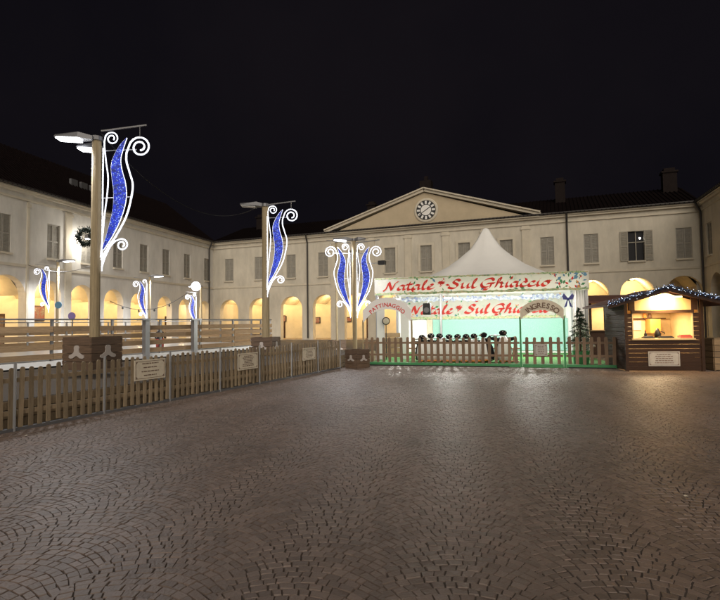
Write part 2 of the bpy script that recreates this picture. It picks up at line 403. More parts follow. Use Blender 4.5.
    for c,w,z0,z1,kind in wins:
        wr=MB().box(c-w/2-.04,c+w/2+.04,-.14,.1,z0-.12,z0-.001).build('window','trim',root)
        MB().box(c-w/2,c+w/2,T-.2,T-.15,z0,z1).build('pane','dark_glass',wr)
        hw=w/2-.01
        if kind=='framed':
            fr=MB()
            fr.box(c-w/2-.2,c-w/2,-.07,-.001,z0,z1+.2).box(c+w/2,c+w/2+.2,-.07,-.001,z0,z1+.2).box(c-w/2,c+w/2,-.07,-.001,z1,z1+.2)
            fr.build('frame','trim',wr)
        if kind=='open':
            sm=shutter_mesh(w/2,z1-z0)
            for sgn in (-1,1):
                s=sm.build('shutter','shutter_pale',wr); s.location=((c-w) if sgn<0 else (c+w/2),-.03,z0)
                sm=shutter_mesh(w/2,z1-z0)
            fr=MB().box(c-.03,c+.03,.2,.25,z0,z1).box(c-w/2,c+w/2,.2,.25,z0+1.4,z0+1.46); fr.build('frame','shutter_pale',wr)
        else:
            me=None
            for sgn in (-1,1):
                if me is None: s=shutter_mesh(hw,z1-z0).build('shutter','shutter',wr); me=s.data
                else: s=obj('shutter',me,None,wr)
                s.location=(c-w/2 if sgn<0 else c+.01,.12,z0)
    for i,(c,w,dark) in enumerate(arches):
        if i%3!=1: continue
        dr=MB().box(c-.55,c+.55,D-.06,D-.002,.06,2.5).build('door','kiosk_wood',root)
        for zz in (.25,1.35): MB().box(c-.42,c-.05,D-.09,D-.061,zz,zz+.95).box(c+.05,c+.42,D-.09,D-.061,zz,zz+.95).build('door_panel','crate',dr)
    if lamps:
        for i,(c,w,dark) in enumerate(arches):
            if dark: continue
            MB().lathe([(.14,apex(c)+.02),(.16,apex(c)+.1),(.1,apex(c)+.18)],12,Matrix.Translation((c,2.6,0))).build('arcade_lamp','warm_lamp',root)
            light('arcade_light','POINT',(c,2.6,apex(c)-.35),dark_or(arch_mat,i)*lampk,(1,.72,.36),root,.15)
    return root
def dark_or(k,i): return k*(.75+.5*((i*37)%10)/10)
def win(c,kind='shut',w=1.02,z0=6.02,z1=8.28): return (c,w,z0,z1,kind)
wl=[-8.6,-5.6,-2.7,.25,3.8,6.6,9.7,12.7,15.65,18.85,22.3]
arcsL=[(-8.6,2.3,0),(-5.6,2.3,0),(-2.7,2.3,0),(.55,2.5,0),(3.45,2.0,0),(6.25,2.2,0),(9.3,2.0,0),(12.15,2.0,0),(15.5,2.0,0),(18.55,2.0,0),(21.9,2.0,0)]
apL=lambda c: 4.72-.75*max(0,min(1,c/20))
left=wing('palace_wing',A,aL,LL,-10,arcsL,[win(c) for c in wl],'long whitewashed palace wing along the ice rink with shuttered windows over an arcade','plaster_white',210,
     pipes=(LL-.9,),pil=((1.85,.14),(4.95,.5)),apex=apL,roof_h=4.6)
apB=lambda c: 4.1+.65*max(0,min(1,(c-2)/36))
wb=[2.0,5.56,9.17,12.6]; wc=[15.8,19.25,22.55,25.85,29.3]; wd=[32.45,35.65,41.85]
arcsB=[(2.0,2.2,0),(5.56,2.35,0),(9.17,2.35,0),(12.65,2.3,0),(15.9,2.3,0),(19.2,2.3,0),(22.5,2.3,0),(25.8,2.3,0),(29.2,2.3,0),(32.5,2.3,0),(36.2,2.35,0),(38.72,2.3,0),(41.75,2.3,1)]
arcsB[10]=(35.65,2.3,0)
back=wing('palace_wing',C,aB,LB,0.0,arcsB,[win(c) for c in wb]+[win(c,'framed') for c in wc]+[win(c) for c in wd]+[win(38.75,'open',1.1)],
     'cream palace front with clock pediment above an arcade of round arches','plaster',230,
     pipes=(11.0,33.95),pil=((13.7,.6),(17.5,.6),(20.94,.6),(24.3,.6),(27.6,.6),(30.85,.6)),apex=apB)
arcsR=[(2.6,2.3,1),(6.2,2.3,1),(9.8,2.3,0),(13.4,2.3,0)]
right=wing('palace_wing',RR,aR,16,0,arcsR,[win(c) for c in (1.6,5,8.4,11.8)],'ochre side wing of the palace behind the chalet kiosk with a downpipe at its corner','plaster',70,pipes=(.45,),apex=lambda c:4.7)
# pediment and clock
pd=MB(); a,b,cx_,zt_=13.3,31.7,22.55,13.25
pd.prism([(a+.5,H+.1),(b-.5,H+.1),(cx_,zt_-.35)],-.2,.3).build('pediment','ochre',back)
def slab(mb,p,q,th_,y0,y1):
    p,q=Vector(p),Vector(q); nrm=Vector((-(q-p).y,(q-p).x)).normalized()*th_
    mb.prism([tuple(p),tuple(q),tuple(q+nrm),tuple(p+nrm)],y0,y1)
rk=MB(); slab(rk,(a-.3,H+.1),(cx_,zt_-.3),.22,-.45,.5); slab(rk,(cx_,zt_-.3),(b+.3,H+.1),.22,-.45,.5)
slab(rk,(a-.3,H+.33),(cx_,zt_-.07),.12,-.62,.5); slab(rk,(cx_,zt_-.07),(b+.3,H+.33),.12,-.62,.5)
rk.build('raking_cornice','trim',back)
MB().box(a-.2,b+.2,-.42,-.341,H+.0,H+.13).build('entablature','trim',back)
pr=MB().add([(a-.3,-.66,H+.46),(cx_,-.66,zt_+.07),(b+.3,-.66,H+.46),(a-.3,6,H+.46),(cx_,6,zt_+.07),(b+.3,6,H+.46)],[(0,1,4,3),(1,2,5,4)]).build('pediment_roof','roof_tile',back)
ck=MB(); M0=Matrix.Translation((22.68,-.2,11.32)) @ Matrix.Rotation(math.pi/2,4,'X')
clk=MB().lathe([(1.06,0),(1.06,.06),(.98,.1),(.88,.1)],40,M0).build('clock','trim',back)
MB().lathe([(.86,.06),(.86,.125)],40,M0).build('dial','black',clk)
MB().lathe([(.46,.12),(.46,.14)],32,M0).build('dial_centre','white_plastic',clk)
for k in range(12):
    M=M0 @ Matrix.Rotation(k*math.pi/6,4,'Z'); MB().box(-.085,.085,.53,.80,.126,.138,M).build('numeral_plate','white_plastic',clk)
hd=MB(); M=M0 @ Matrix.Rotation(R(-57),4,'Z'); hd.box(-.035,.035,-.1,.5,.145,.155,M); M=M0 @ Matrix.Rotation(R(122),4,'Z'); hd.box(-.028,.028,-.1,.7,.157,.165,M)
hd.build('hands','black',clk)
MB().box(22.1,23.1,-.1,.8,zt_+.05,zt_+.75).box(22.45,22.75,.2,.5,zt_+.75,zt_+1.2).build('bell_housing','chimney',back)
def chimney(par,x,y,z0,z1,w=.8):
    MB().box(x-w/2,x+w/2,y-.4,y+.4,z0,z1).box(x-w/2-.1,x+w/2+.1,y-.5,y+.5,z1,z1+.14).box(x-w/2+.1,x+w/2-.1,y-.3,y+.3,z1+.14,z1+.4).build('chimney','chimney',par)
rb=[c for c in back.children if c.name.startswith('roof')][0]; rl=[c for c in left.children if c.name.startswith('roof')][0]
chimney(rb,16.2,4.0,11.4,13.2); chimney(rb,33.6,4.2,11.5,13.6); chimney(rb,41.9,4.4,11.6,13.5,1.0); chimney(rb,3,4.5,11.5,13.2)
sk=MB()
for k in range(3): sk.box(7.4+k*.95,8.0+k*.95,2.2,2.4,12.0,12.55)
sk.build('skylight','grey_metal',rl)
# framed posters on the arcade's inner wall
for par,x,w,z in ((left,.6,1.6,2.2),(left,6.3,1.6,2.0),(left,-2.6,1.6,2.2),(back,5.8,.9,1.8),(back,9.8,.9,1.6),(back,12.2,.8,1.8),(back,13.4,.7,1.7)):
    f=MB().box(x-w/2,x+w/2,4.12,4.198,z,z+w*.7).build('picture_frame','black',par)
    MB().box(x-w/2+.06,x+w/2-.06,4.10,4.118,z+.06,z+w*.7-.06).build('picture','poster',f)
# a lit bulb shows through the open window
bo=MB().ball((39.05,.32,7.75),.07).build('bulb','tent_lamp',back)
# bright wall lamp on the side wing behind the first pole
wlp=empty('wall_lamp',(A.x,A.y,0),aL,'bright white floodlight bracketed on the whitewashed wing','lamp')
MB().tube([(5.9,-.02,7.6),(5.9,-.75,7.75)],.03,6).build('bracket','pipe',wlp)
MB().box(5.65,6.15,-.95,-.68,7.62,7.9).build('housing','grey_metal',wlp)
MB().box(5.68,6.12,-.93,-.70,7.595,7.618).build('lens','lamp_white',wlp)
light('wall_light','POINT',(5.9,-.8,7.3),190,(1,.95,.86),wlp,.15)

# ------------------------------------------------------------------ street poles with lamp heads and light figures
def s2(pts): return spline([(x,0,z) for x,z in pts],8)
def motif(loc,rz,scale,label,mirror=False,bright=1):
    """curled light figure: hangs from a pole whose edge is at x=0; heights measured from its lowest tip"""
    root=empty('light_figure',loc,rz,label,'light decoration','curled light figures on the poles'); root.scale=(-scale if mirror else scale,scale,scale)
    if motif.src:
        for ch in motif.src.children: copy_tree(ch,root)
        return root
    K=1/172.; f=lambda p:((p[0]-165)*K,(644-p[1])*K)
    lf=[f(p) for p in [(263,110),(236,140),(212,185),(202,225),(207,280),(213,330),(210,400),(192,480),(170,556)]]
    rt=[f(p) for p in [(263,110),(250,150),(239,195),(244,240),(258,290),(263,340),(256,390),(236,450),(206,510),(174,560)]]
    Lp=s2(lf); Rp=s2(rt); n=28
    rs=lambda P:[P[min(len(P)-1,int(i*(len(P)-1)/n))] for i in range(n+1)]
    a=rs(Lp); b=rs(Rp); vs_=[]; fs_=[]
    for i in range(n+1): vs_ += [(a[i].x,-.02,a[i].z),(b[i].x,-.02,b[i].z),(a[i].x,.02,a[i].z),(b[i].x,.02,b[i].z)]
    for i in range(n):
        o=4*i; fs_ += [(o,o+4,o+5,o+1),(o+2,o+3,o+7,o+6),(o,o+2,o+6,o+4),(o+1,o+5,o+7,o+3)]
    MB().add(vs_,fs_).build('leaf_panel','blue_net',root)
    def rope(name,P,r=.021): return MB().tube(P,r*.82,6).build(name,'rope_light',root,True)
    rope('leaf_edge',Lp,.014); rope('leaf_edge',Rp,.014)
    def spiral(cx,cz,r0,a0,turns,d):
        out=[]
        for k in range(int(turns*20)+1):
            t=k/(turns*20); an=a0+d*2*math.pi*turns*t; r=r0*(1-.72*t); out.append((cx+r*math.cos(an),0,cz+r*math.sin(an)))
        return out
    c=f((316,148)); c2=f((203,112)); c3=f((247,541))
    sp=spiral(c[0],c[1],.26,R(185),1.75,-1)
    line=[f(p) for p in [(165,600),(192,550),(226,500),(262,430),(281,360),(288,300),(275,250),(262,205),(262,170)]]
    rope('curl',[Vector((x,0,z)) for x,z in [(p.x,p.z) for p in s2(line)]]+[Vector(p) for p in sp[1:]],.026)
    sp=spiral(c2[0],c2[1],.165,R(175),1.6,-1)
    line=[f(p) for p in [(163,590),(176,430),(186,340),(189,270),(181,210),(174,150),(173,122)]]
    rope('curl',s2(line)+[Vector(p) for p in sp[1:]],.019)
    sp=spiral(c3[0],c3[1],.15,R(150),1.6,-1)
    line=[f(p) for p in [(168,628),(180,590),(200,548),(222,524)]]
    rope('curl',s2(line)+[Vector(p) for p in sp[1:]],.022)
    rope('upright',[Vector((.02,0,f((0,644))[1])),Vector((.02,0,f((0,150))[1]))],.018)
    p,q=f((160,80)),f((342,58)); MB().tube([(p[0],0,p[1]),(q[0],0,q[1])],.022,6).build('top_arm','steel',root)
    p=f((315,62)); MB().tube([(p[0],0,p[1]),(p[0],0,f((0,100))[1])],.008,5).build('hanger','steel',root)
    for y in (160,352,560): p,q=f((158,y)),f((300 if y==160 else 285 if y==352 else 200,y-4)); MB().tube([(p[0],.03,p[1]),(q[0],.03,q[1])],.014,5).build('tie_bar','steel',root)
    motif.src=root
    return root
motif.src=None
def lamp_head(par,x,z,dx,lit,ang=0,power=0,y=0,k=1):
    """flat street lamp head reaching out along dx from the pole top"""
    h=MB(); L_=.85*dx*k
    h.add([(x,-.05+y,z),(x,.05+y,z),(x,.05+y,z+.09),(x,-.05+y,z+.09),(x+L_*.35,-.16+y,z+.02),(x+L_*.35,.16+y,z+.02),(x+L_*.35,.12+y,z+.16),(x+L_*.35,-.12+y,z+.16),
           (x+L_,-.13+y,z+.06),(x+L_,.13+y,z+.06),(x+L_,.08+y,z+.12),(x+L_,-.08+y,z+.12)],
          [(0,1,2,3),(0,4,5,1),(1,5,6,2),(2,6,7,3),(3,7,4,0),(4,8,9,5),(5,9,10,6),(6,10,11,7),(7,11,8,4),(8,11,10,9)])
    o=h.build('lamp_head','grey_metal',par)
    x0_,x1_=x+L_*.38,x+L_*.96
    e=MB().add([(x0_,-.14+y,z+.0),(x1_,-.12+y,z+.035),(x1_,.12+y,z+.035),(x0_,.14+y,z+.0),(x0_,-.14+y,z-.015),(x1_,-.12+y,z+.02),(x1_,.12+y,z+.02),(x0_,.14+y,z-.015)],
        [(0,1,2,3),(4,7,6,5),(0,4,5,1),(1,5,6,2),(2,6,7,3),(3,7,4,0)])
    e.build('lens','lamp_white' if lit else 'lamp_off',o)
    if power: light('lamp_light','SPOT',(x+L_*.68,y,z-.08),power,(.97,.98,1),par,.12,R(165),(.12*(1 if dx>0 else -1),0,-1))
def pole(loc,z0,z1,r,label,m='pole_wood',rz=0):
    root=empty('lamp_post',loc,rz,label,'lamp post','lamp posts of the square')
    MB().tube([(0,0,z0),(0,0,z1)],[r,r*.9],12).build('pole',m,root,False)
    MB().tube([(0,0,z1),(0,0,z1+.1)],[r*1.15,r*1.1],12).build('pole_cap','grey_metal',root)
    return root
DECK=.62
P1=atY(94.5,340,11.6); P1.z=0
pole1=pole(P1,DECK,5.95,.115,'tall pale lamp post with two lit heads rising from a crate on the rink deck')
ztop1=5.95
lamp_head(pole1,-.02,ztop1-.02,-1,True,power=420,y=-.12); lamp_head(pole1,.05,ztop1-.14,-.72,True,power=240,y=.25)
def motif_px(pp,Y,xe,ybot,ytop,label,mirror=False,rz=0):
    p=atY(xe,ybot,Y); q=atY(xe,ytop,Y); return motif((p.x,p.y,p.z),rz,(q.z-p.z)/((644-80)/172.),label,mirror)
motif_px(pole1,11.6,101,271,131,'large curled light figure with a blue net leaf on the pale post beside the crate')
P2=atY(266,345,17.0); P2.z=0
z2=atY(262,207,17).z
pole2=pole(P2,.0,z2,.13,'grey lamp post between two rink sections with its lamp head unlit','pole_wood')
lamp_head(pole2,.0,z2,-1.0,False)
motif_px(pole2,16.9,267,297,205,'curled light figure with a blue net leaf on the post with the unlit lamp')
P3=atY(355,345,21.6); P3.z=0
z3=atY(353,241,21.6).z
pole3=pole(P3,0,z3,.10,'slim lamp post carrying two mirrored light figures beside the skating arch')
lamp_head(pole3,0,z3,-1.05,True,power=700); lamp_head(pole3,0,z3,.6,False)
motif_px(pole3,21.5,351,318,243,'light figure on the slim post with its curls turned to the rink',True)
motif_px(pole3,21.5,357,318,243,'light figure on the slim post with its curls turned to the tent')
fl=empty('floodlight',atY(382,263,21.6),R(-20),'small dark floodlight on a strut from the slim lamp post','floodlight')
MB().box(-.16,.16,-.12,.12,-.08,.1).build('housing','black',fl,bevel=.02)
q=Vector((P3.x,P3.y,z3-1.0))-fl.location; MB().tube([(0,0,0),tuple(Matrix.Rotation(R(20),3,'Z') @ q)],.02,5).build('strut','steel',fl)
# far posts on the other side of the rink
for (x,ytop,Y,mx,mb_,mt,lx,pw,lab) in ((57,262,30.0,49,313,266,1,1700,'far lamp post at the whitewashed wing carrying a round blue sign'),
                           (149.5,277,36.5,147,322,279,1,1700,'far lamp post between the arches with a small lit head'),
                           (201,287,39.5,196.5,327,293,-1,2400,'far lamp post near the palace corner with the brightest glowing head')):
    p=atY(x,330,Y); z=atY(x,ytop,Y).z; p.z=0
    q=pole(p,0,z,.085,lab); lamp_head(q,0,z,lx,True,power=pw,k=1.15)
    if lx<0: MB().ball((-.40,-.05,z+.05),.36).build('lamp_globe','lamp_white',q)
    motif_px(q,Y-.15,mx,mb_,mt,{57:'small curled light figure on the far post with the round blue sign',149.5:'small curled light figure on the far post between the arches',201:'small curled light figure under the brightest glowing lamp'}[x],mirror=True)
p=atY(58.5,305,29.8); s=tag(MB().lathe([(.21,0),(.21,.03)],20,Matrix.Translation(p) @ Matrix.Rotation(math.pi/2,4,'X')).build('round_sign','sign_blue'),'round blue sign on the far lamp post','sign')
# wreath on the first pole
wr=empty('wreath',atY(89,238,11.75),0,'small dark green wreath hung on the pale lamp post','wreath')
ring=MB(); 
for k in range(900):
    an=random.uniform(0,2*math.pi); r=.17+random.gauss(0,.035); c_=Vector((r*math.cos(an),-.14+random.gauss(0,.03),r*math.sin(an)))
    dv=Vector((random.gauss(0,1),random.gauss(0,1),random.gauss(0,1))).normalized()*.06; e_=dv.orthogonal().normalized()*.012
    ring.add([c_-e_,c_+e_,c_+dv],[(0,1,2)])
ring.tube([(.17*math.cos(k*math.pi/12),-.14,.17*math.sin(k*math.pi/12)) for k in range(25)],.03,6,False)
ring.build('needles','wreath_green',wr)
# cables
def cable(a,b,sag,r,label,bulbs=0):
    pts=[a.lerp(b,t/20)-Vector((0,0,sag*4*(t/20)*(1-t/20))) for t in range(21)]
    if not bulbs: return tag(MB().tube(pts,r,5).build('cable','black'),label,'cable')
    root=empty('bulb_string',a,0,label,'string lights'); l=[p-a for p in pts]
    MB().tube(l,r,5).build('cable','black',root)
    for k in range(3,19,4): MB().lathe([(.03,-.2),(.07,-.15),(.05,-.04),(.03,0)],8,Matrix.Translation(l[k])).build('bulb_holder','black',root)
cable(atY(101,133,11.6),Vector((P2.x-.2,P2.y,z2+.05)),1.0,.012,'thin dark cable slung between the first two rink lamp posts')
cable(atY(110,301,34),atY(187,293,38),.9,.02,'dark cable with hanging bulb holders in front of the lit arches',1)
cable(atY(28,265,27),atY(98,262,34),.5,.015,'thin dark cable strung across the whitewashed wing')

# ------------------------------------------------------------------ crates with the three-lobed emblem
def emblem_poly():
    half=[(0,.17),(.045,.16),(.07,.12),(.06,.07),(.075,.02),(.14,-.02),(.20,-.04),(.205,-.085),(.16,-.105),(.09,-.095),(.035,-.06)]
    return half+[(0,-.045)]+[(-x,z) for x,z in half[:0:-1]]
def crate(loc,rz,s,h,label,z0=0):
    root=empty('crate',(loc[0],loc[1],z0),rz,label,'crate','emblem crates at the posts')
    for k in range(4):
        M=Matrix.Rotation(k*math.pi/2,4,'Z')
        pn=MB(); n=4
        for i in range(n): pn.box(-s/2+.004*(k%2),s/2-.004*(k%2)-.026,-s/2,-s/2+.025,i*h/n+.006,(i+1)*h/n-.004,M)
        side=pn.build('side_panel','crate',root)
        cr=MB()
        for i in range(6): cr.box(s/2-.05,s/2-.002,-s/2-.012,-s/2-.001,(i+.12)*h/6,(i+.62)*h/6,M)
        cr.build('corner_joint','crate',side)['kind']='stuff'
        MB().prism([(x*s/.80,h*.5+z*s/.80) for x,z in emblem_poly()],-s/2-.022,-s/2-.002,M).build('emblem','emblem',side)
    MB().box(-s/2+.03,s/2-.03,-s/2+.03,s/2-.03,h-.08,h-.05).build('lid','crate',root)
    MB().box(-s/2+.03,s/2-.03,-s/2+.03,s/2-.03,.0,.03).build('bottom','crate',root)
    return root
crate((P1.x-.02,P1.y-.02),R(71),.86,.74,'weathered wooden crate with a pale emblem boxed round the pale lamp post on the deck',DECK)
ped=MB().box(-.45,.45,-.45,.45,0,.535).build('ballast_block','grey_metal'); ped.location=(P2.x,P2.y,0); ped.rotation_euler.z=R(25); tag(ped,'grey ballast block under the crate at the unlit lamp post','block')
crate((P2.x,P2.y),R(-12),.74,.62,'dark wooden crate with a pale emblem boxed round the unlit lamp post',.54)
cc=atz(356,368.5,0); crate((cc.x+.05,cc.y+.35),R(44),.62,.66,'brown wooden crate with a pale emblem standing on the cobbles at the fence corner')
q=atY(337,330,25); q.z=0; crate((q.x,q.y),R(20),.7,.75,'small dark crate in the back by the rounded end of the rink')
pq=pole(q,.0,atY(337,243,25).z,.06,'thin bare post in a dark crate behind the mirrored light figures')

# ------------------------------------------------------------------ ice rink
RD=Vector((.428,.904)).normalized(); RN=Vector((-RD.y,RD.x))   # along the rink, and across it to the left
R0=Vector(atz(0,365,DECK)[:2]); 
rk=empty('ice_rink',(R0.x,R0.y,0),math.atan2(RD.y,RD.x),'raised ice rink fenced with horizontal light wooden planks and a steel hand rail','ice rink')
LN,WD,RC=13.6,11.0,2.4; X0=-4.5
def outline(inset=0):
    pts=[(X0,inset)]
    for k in range(9): a_=-math.pi/2+math.pi/2*k/8; pts.append((LN-RC+(RC-inset)*math.cos(a_),RC+(RC-inset)*math.sin(a_)))
    for k in range(9): a_=math.pi/2*k/8; pts.append((LN-RC+(RC-inset)*math.cos(a_),WD-RC+(RC-inset)*math.sin(a_)))
    pts.append((X0,WD-inset)); return pts
MB().prism_z(outline(.12),0,DECK-.14).build('platform','rubber',rk)
ol=outline(-.06); dk=MB()
MB().prism_z(outline(-.08),DECK-.138,DECK-.0).build('white_kerb','white_board',rk)
MB().prism_z(outline(.3),DECK+.004,DECK+.03).build('ice_sheet','ice',rk)
FG=abs((R0-FENCE0).dot(Vector((-FD.y,FD.x))))-.22   # wooden walkway between the rink and the picket fence
MB().box(X0,LN-2.2,-FG,-.10,.40,.44).build('walkway_deck','deck_wood',rk)
for k in range(3): MB().box(X0,LN-2.2,-FG-.03,-FG-.002,.02+k*.14,.15+k*.14).build('skirt_plank','picket',rk)
path=outline(0); dense=[]
for i in range(len(path)-1):
    p,q=Vector(path[i]),Vector(path[i+1]); m=max(1,round((q-p).length/2.0)); dense += [p.lerp(q,k/m) for k in range(m)]
dense.append(Vector(path[-1]))
for i in range(len(dense)-1):
    p,q=dense[i],dense[i+1]; L_=(q-p).length; an=math.atan2((q-p).y,(q-p).x); M=Matrix.Translation((p.x,p.y,DECK)) @ Matrix.Rotation(an,4,'Z')
    for k,(z0,z1) in enumerate(((.05,.21),(.31,.47),(.57,.72),(.82,.98))):
        MB().box(.01,L_-.01,-.02,.02,z0+random.uniform(-.008,.008),z1+random.uniform(-.008,.008),M).build('plank','plank',rk)
    if i%2==0 or L_>1:
        MB().box(-.035,.035,.022,.09,.0,1.2,M).build('post','steel',rk)
rl_=MB().tube([(p.x,p.y+.0,DECK+1.18) for p in dense],.022,6).build('hand_rail','steel',rk)
def on_rink(x,y,z=DECK+.03): 
    p=R0+RD*x+RN*y; return Vector((p.x,p.y,z))
# two wider steel uprights along the near side
for x_ in (143,191.5):
    d_=ray(x_,340); t_=None
    M_=np.array([[d_.x,-RD.x],[d_.y,-RD.y]]); s_,u_=np.linalg.solve(M_,np.array([R0.x,R0.y]))
    MB().box(u_-.09,u_+.09,-.22,-.06,0,DECK+1.15).box(u_-.26,u_+.26,-.28,.0,DECK+1.15,DECK+1.21).build('support_pillar','steel',rk)
vp=atY(72,316,16); sg=empty('round_violet_sign',(vp.x,vp.y,0),0,'small round violet sign on a stick behind the rink rail','sign')
MB().lathe([(.12,0),(.12,.02)],18,Matrix.Translation((0,0,vp.z)) @ Matrix.Rotation(math.pi/2,4,'X')).build('disc','sign_violet',sg); MB().tube([(0,.03,DECK),(0,.03,vp.z)],.02,6).build('stick','steel',sg)
# a child on the ice
def person(loc,rz,h,label):
    root=empty('person',loc,rz,label,'person'); k=h/1.1
    me=bpy.data.meshes.new('body')
    J=[(0,0,.52),(0,0,.66),(0,.01,.80),(0,.01,.86),(0,-.01,.98),(.09,0,.50),(.10,-.02,.28),(.10,.02,.06),(.10,-.10,.03),(-.09,0,.50),(-.10,.03,.28),(-.10,.08,.07),(-.10,-.04,.03),
       (.13,.01,.78),(.19,-.02,.62),(.19,-.13,.55),(-.13,.01,.78),(-.2,0,.62),(-.19,-.12,.54)]
    E_=[(0,1),(1,2),(2,3),(3,4),(0,5),(5,6),(6,7),(7,8),(0,9),(9,10),(10,11),(11,12),(2,13),(13,14),(14,15),(2,16),(16,17),(17,18)]
    rad=[.11,.12,.11,.05,.085,.085,.065,.045,.035,.085,.065,.045,.035,.065,.05,.035,.065,.05,.035]
    me.from_pydata([(x*k,y*k,z*k) for x,y,z in J],E_,[]); o=obj('body',me,'dark_cloth',root)
    md=o.modifiers.new('skin','SKIN'); sv=me.skin_vertices[0].data
    for i,r in enumerate(rad): sv[i].radius=(r*k,r*k)
    sv[0].use_root=True; o.modifiers.new('sub','SUBSURF').levels=1; o.modifiers['sub'].render_levels=2
    MB().ball((0,-.045*k,.975*k),.072*k,12,(1,1,1.2)).build('face','skin',root,True)
    MB().ball((0,0,1.01*k),.094*k,12,(1,1.02,.9)).build('hat','dark_cloth',root,True)
    tr=MB()
    for s_ in (-1,1): tr.tube([(.09*s_*k,0,.52*k),(.10*s_*k,-.02*k if s_>0 else .03*k,.3*k),(.10*s_*k,.02*k if s_>0 else .08*k,.1*k)],[.095*k,.075*k,.06*k],10)
    tr.build('trousers','red_cloth',root,True)
    return root
cp=atY(160,340,19.0); cp.z=DECK+.03; person(cp,R(30),.92,'child in dark jacket and hat with reddish trousers skating behind the planks')

# ------------------------------------------------------------------ picket fences
def picket_mesh(w,h,t=.022):
    me=MB(); n=6; top=[(w/2*math.cos(math.pi*k/n),h-w/2+w/2*math.sin(math.pi*k/n)) for k in range(n+1)]
    me.prism([(-w/2,0),(w/2,0)]+top,-t,0); m=bpy.data.meshes.new('picket'); m.from_pydata(me.v,[],me.f); m.update(); return m
pm=picket_mesh(.068,.93); pm.materials.append(MATS['picket'])
FL=(FENCE1-FENCE0).length; XS=-3.4
fn=empty('picket_fence',(FENCE0.x,FENCE0.y,0),math.atan2(FD.y,FD.x),'long brown picket fence with thin steel posts running alongside the ice rink','fence')
k=XS
while k<FL-.02:
    o=obj('picket',pm,None,fn); o.location=(k+random.gauss(0,.006),random.gauss(0,.003),.05+random.gauss(0,.012)); o.rotation_euler.y=random.gauss(0,.016); k+=.148
for z in (.24,.74):
    for i in range(9): MB().box(XS+i*1.6,XS+i*1.6+1.58,.002,.03,z,z+.07).build('rail','picket',fn)
for i in range(10):
    xx=.19+1.56*(i-2)
    if xx<FL: MB().tube([(xx,-.04,0),(xx,-.04,1.04)],.022,8).build('post','steel',fn)
MB().box(XS,FL,-.05,.06,0,.045).build('ground_sleeper','grey_metal',fn)
def small_sign(par_loc,rz,w,h,z0,label,m='sign_cream',lines=5,t=.014):
    root=empty('notice_board',par_loc,rz,label,'sign'); c=.03
    MB().box(-w/2,w/2,-t,0,z0,z0+h).build('panel',m,root)
    b=MB()
    for a_,bb,c0,c1 in ((-w/2+c,w/2-c,z0+c,z0+c+.008),(-w/2+c,w/2-c,z0+h-c-.008,z0+h-c),(-w/2+c,-w/2+c+.008,z0+c,z0+h-c),(w/2-c-.008,w/2-c,z0+c,z0+h-c)): b.box(a_,bb,-t-.003,-t-.0005,c0,c1)
    for i in range(4):
        sx=-1 if i%2 else 1; sz=i//2; b.prism([(sx*(w/2-c-.012),z0+c+.012 if not sz else z0+h-c-.012),(sx*(w/2-c-.05),z0+c+.012 if not sz else z0+h-c-.012),(sx*(w/2-c-.012),z0+c+.05 if not sz else z0+h-c-.05)],-t-.003,-t-.0005)
    b.build('printed_border','print_brown',root)
    x=MB(); 
    for i in range(lines):
        z=z0+h*.2+(h*.58)*(i/(lines-1)); L_=w*.3*random.uniform(.6,1)
        xx=-L_
        while xx<L_: 
            e=min(L_,xx+random.uniform(.03,.09)); x.box(xx,e,-t-.003,-t-.0005,z,z+h*.05); xx=e+.015
    x.build('printed_lines','print_brown',root)['kind']='stuff'
    return root
def fence_pt(xpix):
    d_=ray(xpix,380); M_=np.array([[d_.x,-FD.x],[d_.y,-FD.y]]); s_,u_=np.linalg.solve(M_,np.array([FENCE0.x,FENCE0.y])); return u_
fa=math.atan2(FD.y,FD.x)
for (xa,xb,z0,h,lab,ln_) in ((132,163,.52,.40,'cream notice board with ornate border on the pickets, nearest the pale lamp post',4),(236,256,.44,.42,'cream notice board of dense text on the pickets by the unlit lamp post',7),(301.5,314,.46,.38,'cream notice board on the pickets towards the fence corner',6)):
    u0,u1=fence_pt(xa),fence_pt(xb); u=(u0+u1)/2; p=FENCE0+FD*u-Vector((-FD.y,FD.x))*.05
    small_sign((p.x,p.y,0),fa,u1-u0,h,z0,lab,lines=ln_)
# far fence in front of the tent
G0,G1=Vector((.12,19.05)),Vector((8.42,16.42)); GD=(G1-G0).normalized(); ga=math.atan2(GD.y,GD.x); GL=(G1-G0).length
pm2=picket_mesh(.105,.92); pm2.materials.append(MATS['picket_red'])
def gpt(xpix):
    d_=ray(xpix,355); M_=np.array([[d_.x,-GD.x],[d_.y,-GD.y]]); s_,u_=np.linalg.solve(M_,np.array([G0.x,G0.y])); return u_
def far_fence(x0,x1,name,label,cat='fence'):
    root=empty(name,(G0.x,G0.y,0),ga,label,cat); n=int((x1-x0)/.225)
    for i in range(n):
        o=obj('picket',pm2,None,root); o.location=(x0+(i+.5)*(x1-x0)/n,0,.12+random.gauss(0,.006)); o.rotation_euler.y=random.gauss(0,.01)
    for z in (.36,.80): MB().box(x0,x1,.002,.035,z,z+.075).build('rail','picket_red',root)
    MB().box(x0,x1,-.03,.035,.0,.11).build('green_kickboard','green_paint',root)
    return root
u1,u2=gpt(521),gpt(565)
far_fence(0,u1-.04,'picket_fence','reddish brown picket fence with green foot board between the emblem crate and the entrance arch')
far_fence(u1+.06,u2-.06,'gate','picket gate hung between the posts of the entrance arch','gate')
far_fence(u2+.04,GL,'picket_fence','short reddish brown picket fence between the entrance arch and the chalet kiosk')
p=G0+GD*gpt(541)-Vector((-GD.y,GD.x))*.04; small_sign((p.x,p.y,0),ga,.42,.40,.40,'small blank looking notice board on the entrance gate',m='sign_grey')
